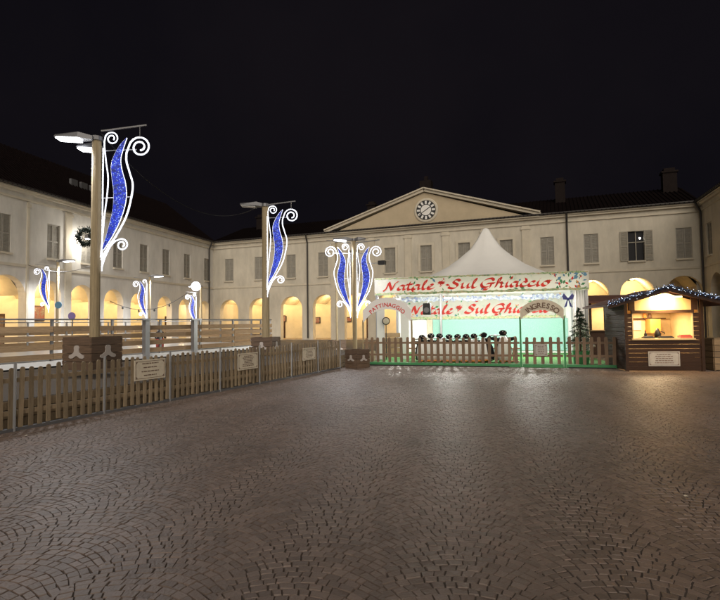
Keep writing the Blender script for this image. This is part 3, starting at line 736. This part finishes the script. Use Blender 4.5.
p=G0+GD*(u1*.42); mt=tag(MB().box(-2.7,2.9,-.16,-.04,0,.03).build('rubber_mat','rubber'),'black rubber strip along the foot of the fence by the tent','mat'); mt.location=(p.x,p.y,0); mt.rotation_euler.z=ga
p=G0+GD*(u2+.8); mt=tag(MB().box(-.7,.72,-.16,-.04,0,.03).build('rubber_mat','rubber'),'black rubber strip along the foot of the fence by the kiosk','mat'); mt.location=(p.x,p.y,0); mt.rotation_euler.z=ga
# arch signs
def arch_sign(name,loc,rz,w,zlow,zhigh,band,text,size,mp,mtxt,label,post_m,z_base=0,sag=.36):
    root=empty(name,loc,rz,label,'sign'); n=18
    # the band is a circular arc through the post tops
    rad=(w*w/4+sag*sag)/(2*sag); zc=zhigh-rad; am=math.asin(min(.99,w/2/rad))
    out=[(rad*math.sin(-am+2*am*k/n),zc+rad*math.cos(-am+2*am*k/n)) for k in range(n+1)]
    inn=[(x*.985,z-band) for x,z in out][::-1]
    vs_=[];fs_=[]
    for k in range(n+1):
        a_,b_=out[k],inn[n-k]
        vs_ += [(a_[0],-.03,a_[1]),(b_[0],-.03,b_[1]),(a_[0],.03,a_[1]),(b_[0],.03,b_[1])]
    for k in range(n):
        o=4*k; fs_ += [(o,o+1,o+5,o+4),(o+2,o+6,o+7,o+3),(o,o+4,o+6,o+2),(o+1,o+3,o+7,o+5)]
    fs_ += [(0,2,3,1),(4*n,4*n+1,4*n+3,4*n+2)]
    pa=MB().add(vs_,fs_).build('arch_panel',mp,root)
    arc_text('letter',text,size,mtxt,pa,0,zc,rad-band*.78,-am*.82,am*.82,-.036)
    for s_ in (-1,1): MB().box(s_*w/2-.03,s_*w/2+.03,-.025,.025,z_base,zlow).build('post',post_m,root)
    return root
p0=G0+GD*u1; p1=G0+GD*u2; c_=(p0+p1)/2; wI=(p1-p0).length
yI=c_.y; zt=atY(542,299.5,yI).z; zl=atY(542,318,yI).z
arch_sign('entrance_arch',(c_.x,c_.y,0),ga,wI,zl+.05,zt,.36,'INGRESSO',.25,'sign_cream','print_brown','tan arched entrance sign lettered INGRESSO above the picket gate','green_paint',sag=.34)
YP=19.9
pa_,pb_=atY(363,318,YP),atY(411.5,316,YP-.5); c_=(pa_+pb_)/2; wP=(pb_-pa_).length
zt=atY(387,297.5,c_.y).z; zl=atY(387,320,c_.y).z
arch_sign('skating_arch',(c_.x,c_.y,0),math.atan2(pb_.y-pa_.y,pb_.x-pa_.x),wP,zl,zt,.46,'PATTINAGGIO',.215,'sign_white','red','white arched sign lettered PATTINAGGIO in red at the rink entrance','pole_wood',sag=.52)

# ------------------------------------------------------------------ tent
T0,T1=atz(375,278,3.6),atz(588,270,3.6); ta=math.atan2(T1.y-T0.y,T1.x-T0.x); TL=(T1-T0).to_2d().length; TD=4.6
tent=empty('tent',(T0.x,T0.y,0),ta,'white peaked marquee hung with banners reading Natale Sul Ghiaccio','tent')
ZE=3.58
# canopy: concave peak over the middle plus low flat bays
pkx=TL*.545; prof=[(2.62,ZE-.02),(2.18,3.78),(1.72,4.06),(1.2,4.48),(.74,4.98),(.42,5.42),(.22,5.78),(.13,5.92),(.03,5.97)]
cn=MB(); n=8; vs_=[];fs_=[]; NS=32
for i,(r,z) in enumerate(prof):
    for k in range(NS):
        a_=2*math.pi*k/NS; c2,s2_=math.cos(a_),math.sin(a_); m_=1/max(abs(c2),abs(s2_)); sq=.75*m_+.25*1.1 if r>1 else (.45*m_+.55)
        sq*=1+.035*math.cos(8*a_)*(r>.3)+.008*math.sin(23*a_+i)
        vs_.append((pkx+r*c2*sq*.98, TD/2+.05+r*s2_*sq*(TD/5.25), z))
for i in range(len(prof)-1):
    for k in range(NS): fs_.append((i*NS+k,i*NS+(k+1)%NS,(i+1)*NS+(k+1)%NS,(i+1)*NS+k))
cn.add(vs_,fs_)
cn.build('canopy','tent_white',tent,True)
MB().box(0,TL,.03,TD,ZE-.06,ZE-.03).build('roof_sheet','tent_white',tent)
for x,y in ((.05,.12),(TL*.27,TD-.1),(TL-.08,.12),(.05,TD-.1),(TL-.08,TD-.1)):
    MB().box(x-.05,x+.05,y-.05,y+.05,0,ZE-.07).build('post','steel',tent)
MB().box(0,TL,TD,TD+.02,0,ZE-.06).build('rear_wall','white_board',tent)
MB().box(TL-.02,TL,.2,TD,0,ZE-.06).build('side_wall','white_board',tent)
fas=MB().box(-.02,TL+.02,-.03,-.026,2.80,3.58).build('front_banner','banner',tent)
def garland_strip(name,par,x0,x1,y,z,amp,m,seed):
    r_=random.Random(seed); top=[];bot=[]; n=int((x1-x0)/.09)
    for i in range(n+1):
        x=x0+(x1-x0)*i/n; top.append((x,z+amp*r_.uniform(.25,1))); bot.append((x,z-amp*r_.uniform(.25,1)))
    vs_=[];fs_=[]
    for i in range(n+1): vs_ += [(top[i][0],y,top[i][1]),(bot[i][0],y,bot[i][1]),(top[i][0],y+.004,top[i][1]),(bot[i][0],y+.004,bot[i][1])]
    for i in range(n): o=4*i; fs_ += [(o,o+1,o+5,o+4),(o+2,o+6,o+7,o+3),(o,o+4,o+6,o+2),(o+1,o+3,o+7,o+5)]
    return MB().add(vs_,fs_).build(name,m,par)
garland_strip('printed_garland',fas,0,TL,-.037,3.54,.05,'garland_print',1)
garland_strip('printed_garland',fas,0,TL,-.037,2.86,.07,'garland_print',2)
# brush-script lettering drawn with a slanted nib
G={
'N':([[(0,.05),(.1,.0),(.2,.5),(.28,1.0)],[(.28,1.0),(.42,.4),(.52,.0)],[(.52,0),(.62,.5),(.72,.92),(.88,1.02)]],.86),
'a':([[(.42,.5),(.22,.56),(.06,.3),(.08,.06),(.22,.02),(.38,.3),(.45,.54)],[(.45,.54),(.40,.2),(.44,.02),(.6,.14)]],.56),
't':([[(.22,.95),(.14,.4),(.14,.06),(.26,.0),(.40,.14)],[(-.02,.62),(.2,.64),(.42,.68)]],.38),
'l':([[(.0,.1),(.18,.5),(.3,.95),(.22,1.05),(.12,.5),(.12,.06),(.24,.0),(.38,.14)]],.36),
'e':([[(.02,.2),(.24,.28),(.36,.46),(.24,.58),(.08,.36),(.08,.08),(.24,.0),(.46,.14)]],.44),
'S':([[(.66,.86),(.5,1.05),(.28,.92),(.3,.68),(.5,.48),(.52,.18),(.3,.0),(.04,.1),(.02,.26)]],.72),
'u':([[(.02,.5),(.12,.55),(.08,.2),(.16,.02),(.34,.2),(.46,.55)],[(.46,.55),(.42,.15),(.48,.02),(.62,.14)]],.6),
'G':([[(.74,.84),(.58,1.05),(.24,.9),(.04,.5),(.12,.1),(.36,.02),(.56,.2),(.62,.46)],[(.36,.44),(.62,.48),(.8,.46)],[(.62,.46),(.58,.1),(.44,-.22),(.2,-.2)]],.82),
'h':([[(.0,.1),(.2,.5),(.32,.95),(.22,1.05),(.12,.4),(.06,.0)],[(.06,.0),(.16,.38),(.32,.55),(.4,.4),(.36,.08),(.46,.0),(.58,.14)]],.56),
'i':([[(.02,.34),(.14,.55),(.1,.14),(.18,.0),(.32,.14)],[(.2,.78),(.24,.82)]],.3),
'c':([[(.4,.46),(.26,.57),(.08,.36),(.08,.08),(.22,.0),(.46,.14)]],.44),
'o':([[(.26,.56),(.08,.36),(.1,.06),(.26,.0),(.42,.24),(.36,.52),(.24,.56),(.4,.5),(.54,.56)]],.5),
'*':([[(.2,.5),(.2,.95)],[(.02,.62),(.38,.84)],[(.02,.84),(.38,.62)],[(.2,.3),(.2,.42)]],.45),' ':([],.22)}
def script(text,width,height,nib=.145):
    tot=sum(G[c][1] for c in text); sx=width/tot; sz=height; out=[]; x=0
    nx,nz=nib*height*1.0,nib*height*.75
    for c in text:
        mb=MB(); cnt=0
        for st in G[c][0]:
            P=spline([(a_,0,b_) for a_,b_ in st],6)
            pts=[(x*sx+p.x*sx+.16*p.z*sz, p.z*sz) for p in P]
            for i in range(len(pts)-1):
                (a0,b0),(a1,b1)=pts[i],pts[i+1]
                cnt+=1; yy=-.00006*cnt; mb.add([(a0-nx,yy,b0-nz),(a1-nx,yy,b1-nz),(a1+nx,yy,b1+nz),(a0+nx,yy,b0+nz)],[(0,1,2,3)])
        x+=G[c][1]
        if mb.v: out.append(mb)
    return out
def place_script(par,x0,w,z,h,y,nm='lettering'):
    for mb in script('Natale * Sul Ghiaccio',w,h):
        mb.v=[(vx+x0,y+vy,vz+z) for vx,vy,vz in mb.v]; mb.build('letter','red_print',par)
def ornaments(par,x0,x1,y,z0,z1,n,seed):
    r_=random.Random(seed); sets={}
    for i in range(n):
        x=r_.uniform(x0,x1); t=r_.random(); z=z0+(z1-z0)*(t**2.2 if r_.random()<.5 else 1-t**2.2); a_=r_.uniform(0,6.28); l=r_.uniform(.05,.12); w=l*r_.uniform(.3,.6)
        c_,s_=math.cos(a_),math.sin(a_); q=[(l,0),(0,w),(-l,0),(0,-w)]
        sets.setdefault(r_.choice(('green_paint','orange','red_print','sign_blue','green_paint')),MB()).add([(x+p*c_-v*s_,y-.0006*(i%5),z+p*s_+v*c_) for p,v in q],[(0,1,2,3)])
    for m_,mb in sets.items(): mb.build('printed_ornaments',m_,par)['kind']='stuff'
ornaments(fas,.1,TL-.1,-.0325,2.90,3.50,34,5); ornaments(fas,TL*.86,TL-.1,-.0325,2.90,3.50,40,6)
place_script(fas,TL*.045,TL*.79,3.02,.36,-.040)
# inner banner, mint wall, frosty border
ib=MB().box(.3,TL-.4,TD-.06,TD-.03,1.72,2.98).build('inner_banner','banner',tent)
garland_strip('printed_garland',ib,.3,TL-.4,TD-.07,1.80,.09,'garland_print',3)
garland_strip('frost_garland',ib,.3,TL-.4,TD-.07,2.78,.17,'frost_print',4)
ornaments(ib,.4,TL-.5,TD-.064,1.9,2.9,60,8)
place_script(ib,TL*.08,TL*.80,2.02,.42,TD-.080)
MB().box(TL*.22,TL-.3,TD-.05,TD-.02,.12,1.71).build('mint_panel','mint',tent)
MB().box(TL*.185,TL*.218,TD-.05,TD-.02,.12,1.71).build('cream_panel','sign_cream',tent)
# drawn curtain on the right front post
cu=MB(); n=26; vs_=[]
for i in range(n+1):
    t=i/n; x=TL-.62+.5*t; y=.16+.05*math.sin(t*26)
    vs_ += [(x+.07*(1-t),y,ZE-.75),(x,y,.1)]
cu.add(vs_,[(2*i,2*i+1,2*i+3,2*i+2) for i in range(n)]); cur=cu.build('curtain','tent_white',tent,True)
sm_=cur.modifiers.new('solid','SOLIDIFY'); sm_.thickness=.01
for x in (TL*.10,TL*.36,TL*.74):   # lamp heads hung just under the front banner, shining in
    lp=MB().box(x-.05,x+.05,.42,.46,2.75,ZE-.07).box(x-.16,x+.16,.36,.52,2.66,2.75).build('lamp_housing','white_board',tent)
    MB().box(x-.15,x+.15,.37,.51,2.63,2.658).build('lens','tent_lamp',lp)
    light('tent_light','POINT',(x,.44,2.55),250,(1,.97,.90),tent,.12)
for x in (TL*.34,TL*.60,TL*.86):
    MB().box(x-.55,x+.55,1.12,1.24,ZE-.21,ZE-.12).build('tube_lamp','tent_lamp',tent)
    light('tent_light','AREA',(x,1.18,ZE-.24),130,(1,.97,.90),tent,.9)
ls=atY(427,309,T0.y-.9); sp_=empty('loudspeaker',ls,ta,'black loudspeaker hanging under the front banner of the tent','loudspeaker')
MB().box(-.17,.17,-.14,.14,-.25,.25).build('cabinet','black',sp_,bevel=.04); MB().lathe([(.12,0),(.12,.02)],16,Matrix.Translation((0,-.142,-.05)) @ Matrix.Rotation(math.pi/2,4,'X')).build('speaker_grille','grey_metal',sp_)
MB().tube([(0,.1,.2),(0,.55,.45)],.015,5).build('hanger','steel',sp_)
bl=atY(568,299,T1.y+.1); bw=empty('bow',bl,ta,'shiny dark blue bow pinned beside the tent curtain','bow')
b_=MB()
for s_ in (-1,1):
    b_.prism([(0,.02),(s_*.16,.24),(s_*.22,.12),(s_*.18,-.02),(0,-.03)],-.07,.0); b_.prism([(0,0),(s_*.06,-.3),(s_*.17,-.34),(s_*.13,-.26),(s_*.03,0)],-.05,.0)
b_.ball((0,-.04,0),.06).build('ribbon','bow_blue',bw)
# white jambs at the skating entrance with boards behind
def tl(x,y,z=0): return tent.matrix_world @ Vector((x,y,z))
bpy.context.view_layer.update()
je=empty('rink_doorway',(0,0,0),0,'white boarded doorway into the rink seen under the skating arch','doorway')
for x in (381,405): p=atY(x,340,21.6); MB().box(p.x-.17,p.x+.17,p.y-.04,p.y+.04,0,2.2).build('jamb','white_board',je)
p,q=atY(381,330,21.7),atY(405,330,21.7); MB().box(p.x-.17,q.x+.17,p.y,p.y+.04,2.2,2.36).build('lintel','white_board',je)
for k in range(5): MB().box(p.x+.17,q.x-.17,p.y+.5,p.y+.53,.05+k*.22,.25+k*.22).build('plank','plank',je)
p=atY(386,321,21.4); mr_=empty('round_mirror',(p.x,p.y,0),0,'small round dark rimmed mirror on a stick at the white doorway','mirror')
MB().lathe([(.17,0),(.17,.04)],18,Matrix.Translation((0,0,p.z)) @ Matrix.Rotation(math.pi/2,4,'X')).build('rim','black',mr_)
MB().lathe([(.13,.041),(.08,.06),(.01,.066)],18,Matrix.Translation((0,0,p.z)) @ Matrix.Rotation(math.pi/2,4,'X')).build('glass','sign_cream',mr_)
MB().tube([(0,0.02,0),(0,.02,p.z)],.02,6).build('stick','black',mr_)
# green turf between the fence and the tent
tp=[Vector((G0.x+.05,G0.y+.05)),Vector((G1.x,G1.y+.05)),Vector((G1.x+.9,G1.y+2.4)),Vector(tl(TL,TD+.1)[:2]),Vector(tl(0,TD+.1)[:2])]
cpt=MB().prism_z([(p.x,p.y) for p in tp],-.03,.012).build('artificial_turf','turf'); cpt['kind']='structure'
# ------------------------------------------------------------------ penguin skating aids
def penguin(loc,rz,h,label,lean=0,group='penguin skating aids in a row'):
    root=empty('skating_aid',loc,rz,label,'skating aid',group); root.scale=(h,h,h); root.rotation_euler=(0,lean,rz)
    if penguin.src:
        for ch in penguin.src.children: copy_tree(ch,root)
        return root
    MB().lathe([(.05,.02),(.20,.05),(.235,.22),(.22,.42),(.165,.60),(.11,.70),(.07,.74)],18).build('body','white_plastic',root,True)
    bk=MB(); vs_=[];fs_=[]; prof=[(.21,.04),(.247,.22),(.232,.42),(.177,.60),(.12,.71)]
    for r,z in prof: vs_ += [(r*math.cos(a_),r*math.sin(a_),z) for a_ in [R(-20+220*k/12) for k in range(13)]]
    for i in range(4): fs_ += [(i*13+k,i*13+k+1,(i+1)*13+k+1,(i+1)*13+k) for k in range(12)]
    bk.add(vs_,fs_).build('black_back','penguin_black',root,True)
    hd=MB().ball((0,0,.84),.105,14,(1.12,1,.80)).build('head','penguin_black',root,True)
    MB().lathe([(.03,0),(.02,.05),(.004,.09)],8,Matrix.Translation((0,-.10,.83)) @ Matrix.Rotation(math.pi/2,4,'X')).build('beak','print_brown',hd)
    for s_ in (-1,1):
        MB().ball((s_*.05,-.092,.88),.012,8).build('eye','white_plastic',hd)
        MB().tube([(s_*.16,.02,.64),(s_*.27,-.01,.66),(s_*.40,-.03,.70)],[.06,.055,.035],8).build('flipper','penguin_black',root,True)
        MB().ball((s_*.1,-.14,.03),.09,10,(1,1.5,.35)).build('foot','orange',root,True)
    MB().tube([(-.26,.22,.62),(-.26,.30,.76),(.26,.30,.76),(.26,.22,.62)],.02,6).build('handle','steel',root)
    penguin.src=root; return root
penguin.src=None
for x in (422,431,439.5,449,457.5,466,474):
    p=atY(x,336,20.3-.0045*(x-422)*2); penguin((p.x,p.y,.012),R(random.uniform(-14,14)),1.19+random.uniform(-.03,.04),{422:'penguin skating aid at the end of the row by the skating arch',474:'penguin skating aid in the row right beside the large leaning penguin'}.get(x,'penguin skating aid within the row behind the fence with a neighbour on either side'))
p=atY(487,336,19.6); penguin((p.x,p.y,.012),R(-75),1.28,'large penguin skating aid turned sideways and leaning over beside the row',R(-14),'large penguin skating aids')
p=atY(503,336,19.6); penguin((p.x,p.y,.012),R(10),1.34,'large upright penguin skating aid nearest the entrance arch',0,'large penguin skating aids')
p=atY(515,342,19.4); cnn=empty('marker_cone',(p.x,p.y,.012),0,'slender pale pink cone standing next to the large penguin','cone')
MB().lathe([(.14,0),(.14,.04),(.10,.05),(.06,.6),(.03,.98),(.0,1.0)],14).build('cone_body','skin',cnn,True); MB().lathe([(.17,0),(.17,.03)],4).build('base','white_plastic',cnn)
bn=empty('bench',atY(462,350,21.4)*1,ta,'long low brown wooden bench behind the penguin skating aids','bench'); bn.location.z=.012
for k in range(3): MB().box(-2.4,2.4,-.18+k*.13,-.07+k*.13,.42,.46).build('seat_slat','bench',bn)
for x in (-2.1,0,2.1): MB().box(x-.04,x+.04,-.16,.18,0,.418).build('leg','bench',bn)

# ------------------------------------------------------------------ christmas tree in a planter
tc_=atz(584,364.5,0); tr=empty('christmas_tree',(tc_.x,tc_.y+.25,.012),ga,'slim decorated fir in a green planter box behind the fence','tree')
pt=MB(); 
for k in range(4): M=Matrix.Rotation(k*math.pi/2,4,'Z'); pt.add([(-.24,-.24,0),(.24,-.24,0),(.28,-.28,.46),(-.28,-.28,.46)],[(0,1,2,3)],M)
pt.box(-.26,.26,-.26,.26,.38,.42); pt.box(-.23,.23,-.23,.23,0,.02); pt.build('planter','green_paint',tr)
MB().tube([(0,0,.4),(.01,0,1.2),(0,0,2.02)],[.04,.03,.01],8).build('trunk','bark',tr)
cw=MB(); bt=MB()
for i in range(150):
    t=random.random()**.8; z=.55+1.45*t; rl=.54*(1-t)**.9+.05; an=random.uniform(0,2*math.pi); base=Vector((0,0,z)); tip=Vector((math.cos(an)*rl,math.sin(an)*rl,z-.12*rl/.4+random.uniform(-.03,.06)))
    bt.tube([base,base.lerp(tip,.5)+Vector((0,0,.03)),tip],[.008,.006,.003],4)
    for k in range(34):
        q=base.lerp(tip,random.uniform(.2,1)); dv=((tip-base).normalized()*.6+Vector((random.gauss(0,.7),random.gauss(0,.7),random.gauss(0,.55)))).normalized()*random.uniform(.05,.09); e_=dv.cross(Vector((random.random(),random.random(),1))).normalized()*.008
        cw.add([q-e_,q+e_,q+dv],[(0,1,2)])
cw.build('crown','needle',tr); bt.build('branches','bark',tr)
for i in range(16):
    t=(i+.5)/16; an=i*2.4; r=.42*(1-t)+.06; MB().ball((math.cos(an)*r,math.sin(an)*r,.6+1.25*t),.045,10).build('bauble','bauble',tr,True)

# ------------------------------------------------------------------ chalet kiosk
K0,K1=atz(626,371.3,0),atz(707,371.8,0); ka=math.atan2(K1.y-K0.y,K1.x-K0.x)+R(3); KW=(K1-K0).length; KD=1.9
ks=empty('kiosk',(K0.x,K0.y,0),ka,'dark brown wooden chalet kiosk with a lit serving hatch and low gabled roof','kiosk')
kz=lambda y: atY(665,y,K0.y).z
zc0,zc1=kz(338),kz(315); ox0,ox1=KW*.115,KW*.865; zg=kz(288.5); ze=kz(303)
def boards(mb,x0,x1,y0,y1,z0,z1,step=.13):
    n=max(1,round((z1-z0)/step))
    for i in range(n): mb.box(x0,x1,y0,y1,z0+(z1-z0)*i/n+.003,z0+(z1-z0)*(i+1)/n-.003)
fw=MB(); boards(fw,.08,KW-.08,0,.04,.02,zc0-.05); boards(fw,.08,ox0-.02,0,.04,zc0-.05,zc1+.06); boards(fw,ox1+.02,KW-.08,0,.04,zc0-.05,zc1+.06)
fw.build('front_wall','kiosk_wood',ks)
sw=MB(); boards(sw,.04,.08,.04,KD,.02,ze+.05); sw.build('side_wall','kiosk_wood',ks); sw=MB(); boards(sw,KW-.08,KW-.04,.04,KD,.02,ze+.05); sw.build('side_wall','kiosk_wood',ks)
MB().box(.08,KW-.08,KD-.04,KD,.02,ze+.05).build('rear_wall','kiosk_inside',ks)
for x in (.085,KW-.105): MB().box(x,x+.02,.05,KD-.045,.4,ze+.04).build('inner_lining','kiosk_inside',ks)
MB().box(.11,KW-.11,.06,KD-.045,ze+.0,ze+.03).build('ceiling','kiosk_inside',ks)
for x in (0,KW-.08): MB().box(x,x+.09,-.03,.06,0,ze+.1).build('corner_post','kiosk_wood',ks)
MB().box(ox0-.06,ox1+.06,-.06,.2,zc0-.05,zc0).build('counter','kiosk_inside',ks)
MB().box(ox0-.05,ox1+.05,-.04,.05,zc1+.06,zc1+.15).build('hatch_lintel','kiosk_wood',ks)
for x in (ox0-.03,ox1): MB().box(x,x+.03,-.01,.06,zc0,zc1+.06).build('hatch_jamb','kiosk_inside',ks)
gx=KW/2
gb=MB().prism([(KW*.10,zc1+.15),(KW*.90,zc1+.15),(KW*.90,ze+.05),(gx,zg-.12),(KW*.10,ze+.05)],.0,.04).build('gable_panel','kiosk_inside',ks)
MB().box(KW*.06,KW*.14,-.012,.06,zc1+.15,ze+.12).build('gable_post','kiosk_wood',ks); MB().box(KW*.86,KW*.94,-.012,.06,zc1+.15,ze+.12).build('gable_post','kiosk_wood',ks)
MB().box(gx+.05,gx+.16,-.02,-.002,zg-.36,zg-.24).build('number_plate','print_brown',ks)
OH=.62
for s_ in (-1,1):
    r_=MB(); nx_=10
    xe=gx+s_*(KW/2+OH); zee=ze-.05
    r_.add([(gx,-.45,zg),(xe,-.45,zee),(xe,KD+.2,zee),(gx,KD+.2,zg),(gx,-.45,zg-.06),(xe,-.45,zee-.06),(xe,KD+.2,zee-.06),(gx,KD+.2,zg-.06)],[(0,1,2,3),(4,7,6,5),(0,4,5,1),(1,5,6,2),(2,6,7,3),(3,7,4,0)])
    r_.build('roof_slope','kiosk_roof',ks)
    fb=MB(); slab(fb,(gx,zg-.13),(xe,zee-.13),.16 if s_<0 else -.16,-.49,-.452) if False else fb.prism([(gx,zg+.01),(xe,zee+.01),(xe,zee-.12),(gx,zg-.13)],-.49,-.452); fb.build('barge_board','kiosk_wood',ks)
MB().box(gx-.45,gx+.45,-.26,-.2,zg-.30,zg-.26).build('gable_lamp','warm_lamp',ks)
light('gable_light','AREA',(gx,-.24,zg-.33),75,(1,.66,.28),ks,.5,aim=(0,.75,-1))
MB().box(gx-.5,gx+.5,.9,.98,zc1+.12,zc1+.16).build('ceiling_lamp','warm_lamp',ks)
light('kiosk_light','AREA',(gx,.94,zc1+.09),95,(1,.74,.42),ks,.8)
MB().box(ox0+.35,ox1-.75,KD-.08,KD-.045,zc0+.22,zc0+.55).build('menu_board','sign_grey',ks)
MB().box(ox1-.62,ox1-.3,KD-.5,KD-.1,zc0+.12,zc1-.12).build('cupboard','orange',ks)
MB().box(ox0,ox1,KD-.2,KD-.05,zc0+.60,zc0+.63).build('shelf','kiosk_wood',ks)
for x,w,h,m_,nm_ in ((.72,.3,.06,'black','hot_plate'),(1.22,.42,.06,'black','griddle'),(1.78,.34,.10,'red_cloth','napkin_box')):
    o=tag(MB().box(-w/2,w/2,-.1,.1,0,h*.7).box(-w/2+.03,w/2-.03,-.07,.07,h*.7,h).build(nm_,m_),{'hot_plate':'low dark hot plate on the kiosk counter','griddle':'wide dark griddle tray on the kiosk counter','napkin_box':'red box at the end of the kiosk counter'}[nm_],'kitchenware')
    bpy.context.view_layer.update(); o.location=ks.matrix_world @ Vector((x,.12,zc0+.001)); o.rotation_euler.z=ka
o=empty('drink_dispenser',ks.matrix_world @ Vector((1.16,.5,zc0)),ka,'small dark machine with a spout inside the kiosk hatch','machine')
MB().box(-.5,.5,-.12,.2,-.02,.0).build('shelf_base','kiosk_wood',o); MB().lathe([(.09,.0),(.10,.14),(.06,.22),(.03,.30)],12).build('dispenser_body','black',o,True); MB().tube([(.06,-.05,.2),(.16,-.08,.17),(.17,-.08,.11)],.015,6).build('spout','black',o)
o=empty('bottle',ks.matrix_world @ Vector((.80,.5,zc0)),ka,'small dark bottle inside the kiosk hatch above the hot plate','bottle')
MB().lathe([(.04,0),(.045,.12),(.02,.16),(.018,.21)],10).build('glass_body','black',o,True); MB().lathe([(.022,.21),(.022,.235)],8).build('cap','red',o)
for k,(x,m_,lab) in enumerate(((.42,'orange','orange jar'),(.60,'red_cloth','dark red jar'),(.78,'sign_cream','cream jar'),(1.30,'orange','tall orange jar'),(1.46,'print_brown','brown jar'))):
    o=empty('jar',ks.matrix_world @ Vector((x,KD-.13,zc0+.631)),ka,lab+' on the shelf at the back of the kiosk','jar','jars on the kiosk shelf')
    MB().lathe([(.045,0),(.055,.02),(.055,.10+.03*(k==3)),(.04,.13+.03*(k==3))],10).build('glass_body',m_,o,True); MB().lathe([(.042,.131+.03*(k==3)),(.042,.155+.03*(k==3))],10).build('lid','black',o)
# plate on the kiosk front, hung as a sign
pz0,pz1=kz(365.5),kz(351); p=ks.matrix_world @ Vector((KW*.49,-.012,0)); small_sign((p.x,p.y,0),ka,KW*.40,pz1-pz0,pz0,'pale notice plate with cut corners below the kiosk hatch','sign_grey',5)
# frosty light garland along the gable
gr=empty('light_garland',(K0.x,K0.y,0),ka,'frosty garland of blue white lights along the kiosk gable','string lights')
tn=MB(); b1=MB(); b2=MB()
for s_ in (-1,1):
    for i in range(420):
        t=random.random(); c_=Vector((gx+s_*t*(KW/2+OH+.02),-.53+random.gauss(0,.03),zg+.03-(zg-ze+.05)*t+random.gauss(0,.038)))
        dv=Vector((random.gauss(0,1),random.gauss(0,1),random.gauss(0,1))).normalized()*.075; e_=dv.orthogonal().normalized()*.010
        tn.add([c_-e_,c_+e_,c_+dv],[(0,1,2)])
        if i%4==0: (b1 if random.random()<.62 else b2).ball(c_,random.choice((.005,.006,.009)),5)
tn.tube([(gx-KW/2-OH,-.53,ze-.02),(gx,-.53,zg+.03),(gx+KW/2+OH,-.53,ze-.02)],.02,5)
tn.build('tinsel','tinsel',gr); b1.build('blue_bulbs','led_blue',gr); b2.build('white_bulbs','led_white',gr)
# light wooden crate right of the kiosk
p=atY(717,370,15.6); wc_=empty('slatted_box',(p.x+.12,p.y-.1,0),R(-6),'light wooden slatted box standing against the kiosk side','box')
for k in range(5): MB().box(-.34,.5,-.2,-.175,.03+k*.19,.20+k*.19).build('slat','plank',wc_)
for x in (-.34,.46): MB().box(x,x+.04,-.172,.3,.0,.97).build('post','plank',wc_)
MB().box(-.34,.5,-.2,.3,.975,1.0).build('lid','plank',wc_)
for k in range(5): MB().box(-.365,-.342,-.17,.3,.03+k*.19,.20+k*.19).build('slat','plank',wc_)
# second stall behind, glimpsed between tent and chalet
p=atY(590,340,22.5); q=atY(622,340,22.5); s2_=empty('stall',(p.x,p.y,0),R(-10),'reddish roofed stall glowing warm between the tent and the chalet','stall'); sw_=2.6
zr=atY(600,299,22.5).z
MB().box(0,sw_,0,.05,0,atY(600,331,22.5).z).build('front_wall','kiosk_wood',s2_); MB().box(0,sw_,1.7,1.75,0,zr-.1).build('rear_wall','kiosk_inside',s2_)
for x in (0,.62,1.24,1.86,2.5): MB().box(x,x+.1,-.01,.06,atY(600,331,22.5).z+.001,zr-.12).build('post','kiosk_wood',s2_)
MB().box(-.1,sw_+.1,-.12,.2,atY(600,331,22.5).z+.002,atY(600,331,22.5).z+.05).build('counter','plank',s2_)
MB().add([(-.3,-.4,zr-.12),(sw_+.3,-.4,zr-.12),(sw_+.3,1.9,zr+.25),(-.3,1.9,zr+.25),(-.3,-.4,zr-.2),(sw_+.3,-.4,zr-.2),(sw_+.3,1.9,zr+.17),(-.3,1.9,zr+.17)],[(0,1,2,3),(4,7,6,5),(0,4,5,1),(1,5,6,2),(2,6,7,3),(3,7,4,0)]).build('roof','kiosk_roof',s2_)
MB().box(.6,1.6,.8,.88,zr-.2,zr-.16).build('ceiling_lamp','warm_lamp',s2_)
light('stall_light','AREA',(1.1,.84,zr-.24),70,(1,.78,.46),s2_,.8)

# scraps of paper on the paving
for (x,y,lab,sz) in ((686,496,'tiny white paper scrap lying on the open cobbles','a'),(26,435.5,'tiny white paper scrap at the foot of the long picket fence','b')):
    p=atz(x,y,.012); o=tag(MB().add([(-.03,-.02,0),(.025,-.025,.006),(.03,.02,.002),(0,.03,.014),(-.028,.015,.004)],[(0,1,2,3,4)]).build('paper_scrap','sign_cream'),lab,'litter'); o.location=p; o.scale=(.6,.6,.6)
